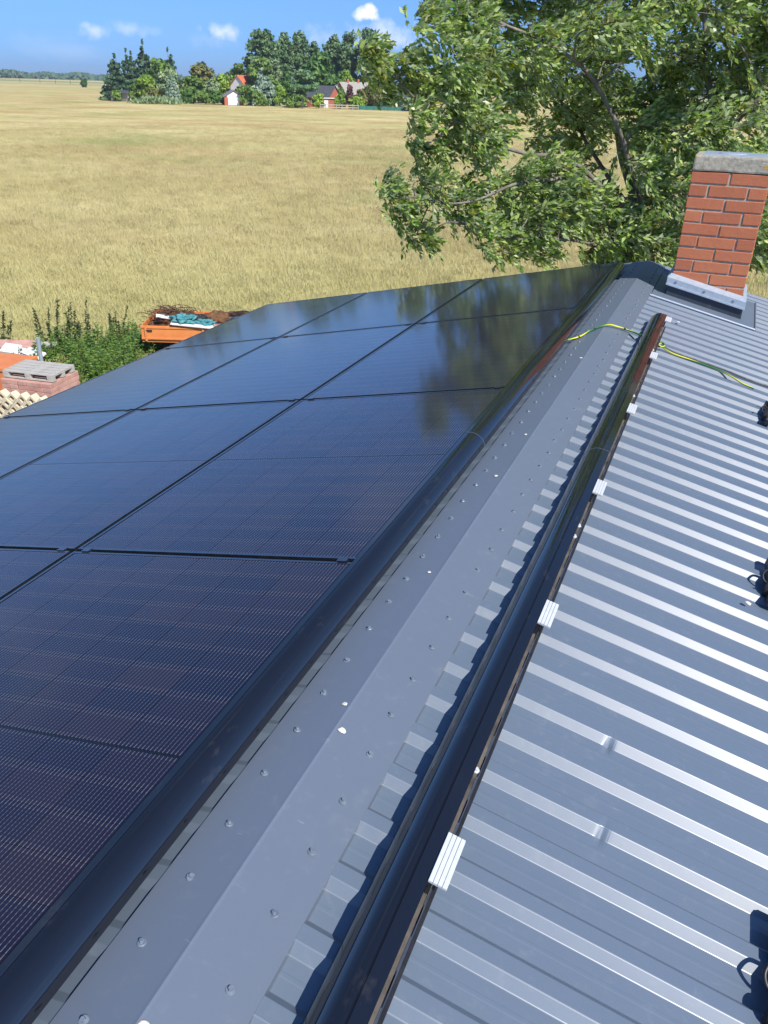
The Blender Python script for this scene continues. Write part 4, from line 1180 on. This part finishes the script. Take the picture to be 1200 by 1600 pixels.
for (x, y, r, d) in cl:
    c = np.array(tuple(tinv @ PX(x, y, d))); R = r/FPX*d*1.08
    j = np.argmin(((lp-c)**2).sum(1)+.5*np.maximum(0, lp[:, 2]-c[2])**2)
    a = lp[j]; m_ = (a+c)/2+np.array([0, 0, .10])+g.normal(size=3)*.06
    tw.tube(spline([a, m_, c], 4), [.020, .018, .015, .013, .011, .010, .009, .008, .007], 5, False)
    k = int(18+R*R*190)
    for s_ in range(k):
        u = g.normal(size=3); u /= np.linalg.norm(u)+1e-9
        b0 = c+u*R*(.20+.62*g.random()**.6)*np.array([1, 1, .80])-WIND*.08
        tip = u*.35+WIND*.85+g.normal(size=3)*.30+np.array([0, 0, .10 if u[2] > 0 else -.35]); tip /= np.linalg.norm(tip)
        ln = .15+.15*g.random(); nl = int(11+g.random()*6)
        if s_ % 3 == 0:
            e = b0+tip*ln; tw.tube([Vector(c+(b0-c)*.35), Vector(b0), Vector(e)], [.005, .004, .002], 3, False)
        q = np.linspace(.05, 1, nl)[:, None]
        P = b0+tip*ln*q+np.array([0, 0, -.10])*q**2*ln+g.normal(size=(nl, 3))*.018
        Dv = unit(tip*.85+WIND*.45+g.normal(size=(nl, 3))*.34+np.array([0, 0, -.20]))
        Nv = unit(g.normal(size=(nl, 3))*.75+np.array([0, 0, .55])-tip*.35)
        Lv = .062+.045*g.random(nl)
        if g.random() < (.10 if y < 200 else .05):
            yC.append(P); yD.append(unit(Dv+np.array([0, 0, -.6]))); yN.append(Nv); yL.append(Lv)
        else: Cs.append(P); Ds.append(Dv); Ns.append(Nv); Ls.append(Lv)
for nm, A, m_ in (('crown', (Cs, Ds, Ns, Ls), M_leaf), ('young_shoots', (yC, yD, yN, yL), M_leaf_y)):
    C, D, Nn, L = [np.concatenate(q) for q in A]
    V, Q = leaf_quads(C, D, Nn, L, L*(.40+.14*g.random(len(L))))
    o = link(nm, np_mesh(nm, V, Q, m_), tree); o['kind'] = 'stuff'
tw.build('twigs', M_bark, tree, True)['kind'] = 'stuff'

# ------------------------------------------------------------------ meadow grass
def blade_tuft(seed, n, h, spread, lean, wd):
    g = np.random.default_rng(seed); V = []; F = []
    for i in range(n):
        a = g.random()*6.28; r = spread*g.random()**.5; x, y = r*math.cos(a), r*math.sin(a); hh = h*(.55+.6*g.random())
        fa = g.random()*6.28; w_ = wd*(.7+.6*g.random()); dx, dy = w_*math.cos(fa), w_*math.sin(fa)
        l = lean*(.4+.9*g.random()); la = g.normal()*.5; lx, ly = l*math.cos(la), l*math.sin(la)
        b = len(V)
        V += [(x-dx, y-dy, 0), (x+dx, y+dy, 0), (x+lx*.3+dx*.8, y+ly*.3+dy*.8, hh*.55), (x+lx*.3-dx*.8, y+ly*.3-dy*.8, hh*.55), (x+lx+dx*.9, y+ly+dy*.9, hh*.97), (x+lx-dx*.4, y+ly-dy*.4, hh)]
        F += [(b, b+1, b+2, b+3), (b+3, b+2, b+4, b+5)]
    return V, F
def grass_mat():
    m, t, b = new_mat('meadow_grass')
    col, _, _ = meadow_colour(t, 1.0)
    oi = t.nodes.new('ShaderNodeObjectInfo'); g = t.nodes.new('ShaderNodeNewGeometry')
    col = mixc(t, .22, col, (.78, .71, .40))
    col = mixc(t, tmath(t, 'MULTIPLY', oi.outputs['Random'], .22), col, (.78, .70, .42))
    col = mixc(t, tmath(t, 'MULTIPLY', g.outputs['Random Per Island'], .22), col, (.36, .38, .12))
    t.links.new(col, b.inputs['Base Color']); b.inputs['Roughness'].default_value = .8; b.inputs['Specular IOR Level'].default_value = .1
    vm = nd(t, 'ShaderNodeVectorMath', operation='MULTIPLY_ADD'); t.links.new(g.outputs['Normal'], vm.inputs[0]); vm.inputs[1].default_value = (.45, .45, .45); vm.inputs[2].default_value = (0, 0, .8)
    vn = nd(t, 'ShaderNodeVectorMath', operation='NORMALIZE'); t.links.new(vm.outputs[0], vn.inputs[0]); t.links.new(vn.outputs[0], b.inputs['Normal'])
    tr = t.nodes.new('ShaderNodeBsdfTranslucent'); t.links.new(col, tr.inputs['Color'])
    ms = t.nodes.new('ShaderNodeMixShader'); ms.inputs[0].default_value = .25
    t.links.new(b.outputs[0], ms.inputs[1]); t.links.new(tr.outputs[0], ms.inputs[2]); t.links.new(ms.outputs[0], t.nodes['Material Output'].inputs['Surface'])
    return m
M_grass = grass_mat()
tuft_src = bpy.data.objects.new('grass_tuft_source', mesh('grass_tuft', *blade_tuft(3, 20, .25, .38, .10, .0058), M_grass))
def scatter(name, P, src, smin, smax, seed, rotmax=6.28):
    me = bpy.data.meshes.new(name); me.from_pydata([tuple(p) for p in P], [], [])
    o = link(name, me); o['kind'] = 'stuff'
    ng = bpy.data.node_groups.new(name, 'GeometryNodeTree')
    ng.interface.new_socket('Geometry', in_out='INPUT', socket_type='NodeSocketGeometry'); ng.interface.new_socket('Geometry', in_out='OUTPUT', socket_type='NodeSocketGeometry')
    gi_ = ng.nodes.new('NodeGroupInput'); go = ng.nodes.new('NodeGroupOutput'); ip = ng.nodes.new('GeometryNodeInstanceOnPoints'); oi = ng.nodes.new('GeometryNodeObjectInfo')
    oi.inputs['Object'].default_value = src; oi.inputs['As Instance'].default_value = True
    rv = ng.nodes.new('FunctionNodeRandomValue'); rv.data_type = 'FLOAT_VECTOR'; rv.inputs['Min'].default_value = (-.12, -.12, -rotmax/2); rv.inputs['Max'].default_value = (.12, .12, rotmax/2); rv.inputs['Seed'].default_value = seed
    rs = ng.nodes.new('FunctionNodeRandomValue'); rs.data_type = 'FLOAT'; rs.inputs['Min'].default_value = smin; rs.inputs['Max'].default_value = smax; rs.inputs['Seed'].default_value = seed+1
    ng.links.new(gi_.outputs[0], ip.inputs['Points']); ng.links.new(oi.outputs['Geometry'], ip.inputs['Instance'])
    ng.links.new(rv.outputs['Value'], ip.inputs['Rotation'])
    ng.links.new([s for s in rs.outputs if s.enabled][0], ip.inputs['Scale']); ng.links.new(ip.outputs[0], go.inputs[0])
    md = o.modifiers.new('scatter', 'NODES'); md.node_group = ng
    return o
g = np.random.default_rng(11); NP = 130000
az = R_(-62)+R_(82)*g.random(NP); rr_ = 8+152*g.random(NP)**1.25
X = CAM.x+np.sin(az)*rr_; Y = CAM.y+np.cos(az)*rr_
keep = ~((X > -3.9) & (X < 5) & (Y < .8))
# bare yard in front of the house
keep &= ~((X < -3) & (X > -17.0) & (Y < 4.2-.0*X) & ((X > -12.6) & (Y < 1.6) | (X <= -12.6) & (Y < 4.4)))
keep &= g.random(NP) < np.clip((160-rr_)/85, 0, 1)
P = np.stack([X, Y, np.full(NP, GZ)], 1)[keep]
o = scatter('meadow_grass', P, tuft_src, .45, 1.30, 4, 6.28); o['label'] = 'tall dry meadow grass beyond the yard'

# ------------------------------------------------------------------ weeds between yard and meadow
def weed(name, p, h, w_, n, mat, label, group, spike=False, seed=0):
    o = empty(name, p, label, 'weed', group); g = np.random.default_rng(seed); st = MB(); C = []; Dd = []; Nn = []; L = []
    for i in range(n):
        a = g.random()*6.28; r = w_*g.random()**.5; hh = h*(.6+.5*g.random()); b = np.array([r*math.cos(a), r*math.sin(a), 0]); lean = g.normal(size=2)*.10*hh+np.array([.10, .02])*hh
        top = b+np.array([lean[0], lean[1], hh]); st.tube([b, (b+top)/2, top], [.008, .006, .003], 4, False)
        k = int(hh*34)
        q = g.random(k)**.8; P_ = b+(top-b)*q[:, None]; aa = g.random(k)*6.28; out_ = np.stack([np.cos(aa), np.sin(aa), .15+.3*g.random(k)-.35*(1-q)], 1)
        C.append(P_); Dd.append(unit(out_)); Nn.append(unit(np.stack([0*q, 0*q, 1+0*q], 1)+g.normal(size=(k, 3))*.35)); L.append((.075+.085*g.random(k))*(1.15-.55*q))
        if spike:
            k = 70; q = .62+.42*g.random(k); P_ = b+(top-b)*q[:, None]; C.append(P_); Dd.append(unit(g.normal(size=(k, 3))+np.array([0, 0, .6]))); Nn.append(unit(g.normal(size=(k, 3)))); L.append(.03+.035*g.random(k))
    C, Dd, Nn, L = [np.concatenate(q) for q in (C, Dd, Nn, L)]
    V, Q = leaf_quads(C, Dd, Nn, L, L*.52)
    link('leaves', np_mesh('leaves', V, Q, mat), o); st.build('stems', M_weed, o)
    return o
M_dock = leaf_mat('dock_spike', [(.25, (.030, .055, .022)), (.6, (.055, .085, .035)), (.9, (.10, .10, .05))], .2, None, .7, 3)
WG = 'nettles between the yard and the meadow'
wspots = [(85, 560, 1.0), (112, 570, 1.15), (135, 585, 1.1), (158, 580, 1.15), (180, 570, 1.1), (205, 560, 1.05), (225, 548, .95), (245, 542, .85), (120, 552, 1.2), (150, 552, 1.2), (175, 545, 1.1), (200, 540, 1.0), (222, 534, .9), (65, 552, .8), (50, 566, .7), (128, 598, 1.0), (165, 596, 1.0), (195, 580, 1.0), (98, 545, 1.1), (268, 540, .6)]
wl = ['beside the steel post', 'right behind the grey pallet', 'at the right corner of the pallet', 'in the middle of the bed, front row', 'in the front row left of the trailer', 'in the front row near the trailer', 'under the left end of the trailer', 'at the trailer, partly under it', 'in the back row above the pallet', 'in the middle of the back row', 'in the back row, taller than its neighbours', 'in the back row near the trailer', 'at the back left corner of the trailer', 'growing through the white rubble', 'low, in front of the white rubble', 'lowest of the bed, by the roof edge', 'second by the roof edge', 'third by the roof edge', 'at the far left of the back row', 'low, under the middle of the trailer']
for i, ((x, y, h), l) in enumerate(zip(wspots, wl)):
    p = ground_hit(x, y+8); weed('nettle_clump', p, h*.74, .55, 26, M_weed, 'bushy green nettle clump '+l, WG, False, 40+i)
DG = 'tall dark seed spikes above the nettles'
for i, (x, y, h, l) in enumerate([(93, 560, 1.9, 'leftmost, beside the post'), (112, 562, 1.8, 'leftmost pair behind the pallet, left one'), (120, 560, 2.0, 'tallest behind the pallet'), (132, 556, 1.7, 'right of the tallest one'), (74, 556, 1.6, 'thin one over the white rubble'), (181, 552, 1.9, 'leaning one left of the trailer'), (188, 550, 1.5, 'shorter one next to the trailer'), (3, 548, 1.6, 'at the left edge of the view'), (10, 545, 1.3, 'second from the left edge'), (150, 560, 1.4, 'middle of the bed')]):
    weed('dock_plant', ground_hit(x, y), h*.78, .12, 3, M_dock, 'dark seed spike, '+l, DG, True, 90+i)

# ------------------------------------------------------------------ stacked blocks, pallet and rubble in the yard
M_pink = simple('pink_concrete', (.42, .22, .18), (.58, .36, .30), 5, .95, 0, .5, .01, .2, 'World', None, 7)
M_palw = simple('grey_weathered_wood', (.30, .28, .25), (.52, .50, .46), 6, .9, 0, .5, .006, .2, 'Object', (1, 8, 8))
M_cream2 = simple('cream_concrete', (.50, .43, .31), (.68, .60, .45), 8, .95, 0, .4, .006, .2, 'World')
M_orangebox = simple('orange_cover', (.56, .17, .055), (.66, .23, .085), 2.5, .7)
M_whiteboard = simple('white_board', (.70, .70, .69), (.80, .80, .78), 3, .7)
pz = GZ+1.02
pA, pB = ground_hit(3, 588, pz), ground_hit(84, 598, pz); ex = (pB-pA).normalized(); ey = Vector((-ex.y, ex.x, 0))
yaw_p = math.atan2(ex.y, ex.x); pc = pA+ex*.62+ey*.42
st = empty('block_stack', Vector((pc.x, pc.y, GZ)), 'stack of pink concrete paving blocks under the grey pallet', 'block stack', None, yaw_p)
for lay in range(10):
    for i in range(6):
        for j in range(2):
            hx = .203; z = lay*.098+.02
            if i in (0, 5) or j == 0 or lay == 9 or j == 1:
                me_ = None
                if lay+i+j == 0: blk = MB().box((-.098, -.245, 0), (.098, .245, .092)).bevel(.006).data('block', M_pink)
                o = link('block', blk, st, (-.508+i*hx+random.uniform(-.006, .006), -.25+j*.50+random.uniform(-.008, .008), z))
                o.rotation_euler = (0, 0, random.uniform(-.015, .015))
pl = empty('wooden_pallet', Vector((pc.x, pc.y, pz-.01)), 'grey weathered wooden pallet lying on top of the pink block stack', 'pallet', None, yaw_p+.02)
brd = MB().box((-.6, -.068, 0), (.6, .068, .022)).bevel(.002).data('deck_board', M_palw); foot = MB().box((-.07, -.05, 0), (.07, .05, .078)).bevel(.003).data('foot_block', M_palw); crs = MB().box((-.07, -.4, 0), (.07, .4, .022)).data('cross_board', M_palw)
for i in range(5): link('deck_board', brd, pl, (0, -.332+i*.166, .124))
for i in range(3):
    link('cross_board', crs, pl, ((i-1)*.53, 0, .101))
    for j in range(3): link('foot_block', foot, pl, ((i-1)*.53, (j-1)*.35, .0225))
for j in range(3): link('bottom_board', brd, pl, (0, (j-1)*.332, 0))
# cream ornamental blocks with square holes, standing on their corners
cA = ground_hit(5, 640, GZ+.1); hx = Vector((ex.x, ex.y, 0))
def diamond(seed):
    mb = MB(); a, b_, d = .125, .066, .09
    O = [(a, 0), (0, a), (-a, 0), (0, -a)]; I = [(b_, 0), (0, b_), (-b_, 0), (0, -b_)]
    for y in (-d, d): pass
    V = [(x, -d, z) for x, z in O]+[(x, -d, z) for x, z in I]+[(x, d, z) for x, z in O]+[(x, d, z) for x, z in I]
    F = []
    for i in range(4):
        j = (i+1) % 4
        F += [(i, i+4, j+4, j), (8+i, 8+j, 12+j, 12+i), (i, j, 8+j, 8+i), (4+j, 4+i, 12+i, 12+j)]
    return mb.add(V, F)
dm = diamond(0).data('hollow_block', M_cream2)
cA = pA+ex*.16-ey*.42
cs = empty('lattice_block_pile', Vector((cA.x, cA.y, GZ)), 'cream ornamental concrete blocks with square holes piled before the pink stack', 'block pile', None, yaw_p-.05)
for i in range(6):
    for j in range(6):
        x = .13+i*.252+(0 if j % 2 == 0 else .126); z = .14+j*.126
        if j == 5 and i > 4: continue
        o = link('hollow_block', dm, cs, (x-.1+random.uniform(-.01, .01), random.uniform(-.03, .03), z)); o.rotation_euler = (0, random.uniform(-.05, .05), random.uniform(-.08, .08))
# orange brown covered crate
q = ground_hit(2, 572, GZ+.95); oc = empty('covered_crate', Vector((q.x, q.y, GZ)), 'orange brown covered crate behind the pallet at the left edge of the view', 'crate', None, yaw_p+.05)
MB().box((-.9, -.1, 0), (.30, .85, .86)).bevel(.02, 2).build('body', M_orangebox, oc)
MB().box((-.93, -.13, .861), (.33, .88, .95)).bevel(.015, 2).build('lid', M_orangebox, oc)
# rubble
for i, (x, y, sx, sy, rz, mt, l) in enumerate([(30, 550, .9, .35, .1, M_whiteboard, 'white board lying in the rubble behind the crate'), (54, 555, .6, .28, -.25, M_whiteboard, 'bent white board right of the other one in the rubble'), (12, 543, 1.6, .35, .0, M_pink, 'flat pink slab behind the orange brown crate'), (46, 541, 1.5, .22, .12, M_palw, 'grey plank on top of the rubble')]):
    q = ground_hit(x, y, GZ+.35); o = MB().box((-sx/2, -sy/2, -.03), (sx/2, sy/2, .03)).bevel(.01).build('loose_board' if mt is not M_pink else 'loose_slab', mt); o.location = q+Vector((0, 0, random.uniform(0, .1))); o.rotation_euler = (.35, random.uniform(-.1, .1), yaw_p+rz); tag(o, l, 'board' if mt is not M_pink else 'slab')
q = ground_hit(70, 592); o = MB().tube([(0, 0, -.2), (.0, 0, .7), (.02, 0, 1.05)], .05, 10).build('steel_post', M_zinc); o.location = q; tag(o, 'short grey steel post standing between the rubble and the nettles', 'post')

# ------------------------------------------------------------------ orange trailer with a scrap heap
M_orange = simple('orange_sideboard', (.62, .19, .055), (.74, .27, .085), 3, .55, 0, .2, .004, .4, 'Object', (1, 1, 1))
tz = GZ+.62
tA, tB = ground_hit(222, 531, tz), ground_hit(300, 533, tz); tx = (tB-tA).normalized()
yaw_t = math.atan2(tx.y, tx.x); tl = empty('orange_trailer', Vector((tA.x, tA.y, GZ)), 'orange flatbed trailer loaded with brown scrap beyond the eave', 'trailer', None, yaw_t)
LT, WT, HB = 3.3, 1.6, .38
def tp(mb, n, m_, par=None): return mb.build(n, m_, par or tl)
tp(MB().box((0, .03, .56), (LT, WT, .62)), 'floor', M_orange)
for nm, lo, hi in (('side_board', (0, 0, .62), (LT, .03, .62+HB)), ('side_board', (0, WT, .62), (LT, WT+.03, .62+HB)), ('tail_board', (0, .031, .621), (.03, WT-.001, .62+HB)), ('front_board', (LT-.03, .031, .621), (LT, WT-.001, .62+HB))):
    tp(MB().box(lo, hi).bevel(.004), nm, M_orange)
for z in (.64, .62+HB-.07): tp(MB().box((.0, -.02, z), (LT, -.001, z+.05)).bevel(.004), 'board_rib', M_orange)
for x in (.10, 1.6, 3.1): tp(MB().box((x, -.032, .60), (x+.06, -.021, .62+HB+.01)), 'stake', M_orange)
tp(MB().box((.14, -.035, .86), (.30, -.0215, .90)).bevel(.003), 'latch', M_rubber)
tp(MB().box((.1, .3, .44), (LT+.1, .42, .559)).box((.1, 1.2, .44), (LT+.1, 1.32, .559)), 'chassis', M_rubber)
tp(MB().tube([(LT, .36, .5), (LT+1.3, .8, .46), (LT, 1.26, .5)], .045, 8), 'drawbar', M_orange)
for y in (.10, WT-.08):
    wh = MB(); ngon_prism(wh, 24, .30, .30, -.09, .09); wh.F.append(tuple(range(23, -1, -1))); wh.xform(Matrix.Translation((1.65, y, .30)) @ Matrix.Rotation(math.pi/2, 4, 'X')).bevel(.02)
    wo = tp(wh, 'tyre', M_rubber)
    hb = MB(); ngon_prism(hb, 16, .16, .14, .091, .11); hb.xform(Matrix.Translation((1.65, y, .30)) @ Matrix.Rotation(math.pi/2, 4, 'X')).build('rim', M_zinc, wo)
M_brownmat = simple('brown_reed', (.085, .042, .022), (.22, .115, .06), 9, .9, 0, .5, .01, .2, 'World', None, 7)
M_branch = simple('dry_branch', (.06, .032, .02), (.17, .09, .05), 8, .9)
Mt = Matrix.Translation(tl.location) @ Matrix.Rotation(yaw_t, 4, 'Z')
g = np.random.default_rng(77)
bh = empty('branch_heap', Mt @ Vector((.75, .7, 1.0)), 'tangled heap of dry brown branches on the left end of the trailer', 'branches', None, yaw_t); bh.scale = (.85, .85, .60)
br = MB(); tg = MB()
for i in range(260):
    a = g.random()*6.28; p0 = Vector((g.normal()*.30, g.normal()*.28, .04+abs(g.normal())*.13)); d = Vector((math.cos(a)*.9, math.sin(a)*.6, .10+.55*g.random())).normalized(); L_ = .22+.30*g.random()
    m_ = p0+d*L_*.5+Vector((g.normal()*.06, g.normal()*.06, .08)); e = p0+d*L_+Vector((-.12, 0, .02))
    (br if i < 70 else tg).tube(spline([p0, m_, e], 4), .015 if i < 70 else .006, 5, False)
br.build('branches', M_branch, bh, True)['kind'] = 'stuff'; tg.build('twigs', M_branch, bh, True)['kind'] = 'stuff'
tips = MB()
for i in range(16):
    p0 = Vector((g.normal()*.12-.05, g.normal()*.15, .3)); e = p0+Vector((-.22+g.normal()*.10, g.normal()*.1, .22+.16*g.random())); tips.tube(spline([p0, (p0+e)/2+Vector((.09, 0, .02)), e+Vector((-.10, 0, .03))], 5), [.012-.0007*q for q in range(11)], 5, False)
tips.build('upright_twigs', M_branch, bh, True)
mound = MB(); 
def heap(o_name, ctr, rx, ry, rz_, mat, label, cat, seed, amp=.35):
    bm = bmesh.new(); bmesh.ops.create_icosphere(bm, subdivisions=4, radius=1)
    for v in bm.verts:
        n_ = noise.noise(v.co*2.2+Vector((seed, 0, 0)))*amp+noise.noise(v.co*7+Vector((seed, 3, 0)))*amp*.35
        v.co = Vector((v.co.x*rx, v.co.y*ry, max(v.co.z, -.35)*rz_))*(1+n_)
    me = bpy.data.meshes.new(o_name); bm.to_mesh(me); bm.free(); me.materials.append(mat)
    me.polygons.foreach_set('use_smooth', [amp < .2]*len(me.polygons))
    o = link(o_name, me); o.location = Mt @ Vector(ctr); o.rotation_euler = (0, 0, yaw_t); return tag(o, label, cat)
heap('reed_mat_heap', (.70, .75, 0.92), .62, .55, .24, M_brownmat, 'crumpled brown reed matting under the branches on the trailer', 'reed heap', 3, .5)
heap('reed_roll', (1.95, .62, 1.04), .50, .30, .22, M_brownmat, 'rolled brown matting beside the turquoise net', 'roll', 9, .25)
heap('reed_mat_heap', (2.65, .8, 1.04), .75, .42, .15, M_brownmat, 'flat brown matting at the right end of the trailer', 'reed heap', 14, .4)
M_turq = simple('turquoise_net', (.02, .16, .19), (.12, .33, .35), 12, .7, 0, .6, .02, .3, 'World')
heap('crumpled_net', (1.10, .16, 1.14), .30, .20, .13, M_turq, 'crumpled turquoise net hanging over the trailer load', 'net', 21, .6)
heap('crumpled_net', (1.62, .20, 1.07), .26, .16, .08, M_turq, 'smaller piece of turquoise net by the brown roll', 'net', 27, .6)
heap('dark_tarp', (1.45, .40, 1.08), .34, .22, .13, M_rubber, 'dark crumpled tarp between the two turquoise pieces', 'tarp', 31, .5)
for (c_, s_, rz, ry, mt, nm, l, ct) in [((1.42, .06, 1.035), (.62, .14, .02), -.02, .07, M_whiteboard, 'white_board', 'long white board lying over the edge of the trailer', 'board'), ((.55, .30, 1.17), (.20, .10, .02), .3, .2, M_whiteboard, 'white_board', 'small white scrap board on the branches', 'board'),
                                       ((2.75, .5, 1.17), (.9, .035, .015), .06, -.06, M_palw, 'thin_lath', 'thin pale lath pointing right over the scrap', 'lath'), ((2.15, .10, 1.04), (.25, .06, .02), .2, .05, M_pink, 'pink_scrap', 'small pink scrap at the right of the white board', 'scrap')]:
    o = MB().box((-s_[0], -s_[1], -s_[2]), s_).bevel(.006).build(nm, mt); o.location = Mt @ Vector(c_); o.rotation_euler = (.05, ry, yaw_t+rz); tag(o, l, ct)

# ------------------------------------------------------------------ thin summer haze
hz = MB().box((-2600, -1200, GZ-1), (2600, 3400, 32)).data('haze', None)
hm = bpy.data.materials.new('haze_air'); hm.use_nodes = True; ht = hm.node_tree; ht.nodes.clear()
ho = ht.nodes.new('ShaderNodeOutputMaterial'); hv = ht.nodes.new('ShaderNodeVolumePrincipled')
hv.inputs['Color'].default_value = (.80, .88, 1.0, 1); hv.inputs['Density'].default_value = .00017; hv.inputs['Anisotropy'].default_value = .2
ht.links.new(hv.outputs[0], ho.inputs['Volume']); hz.materials.append(hm)
o = link('haze', hz); o['kind'] = 'stuff'; o['label'] = 'thin bluish summer haze over the fields'
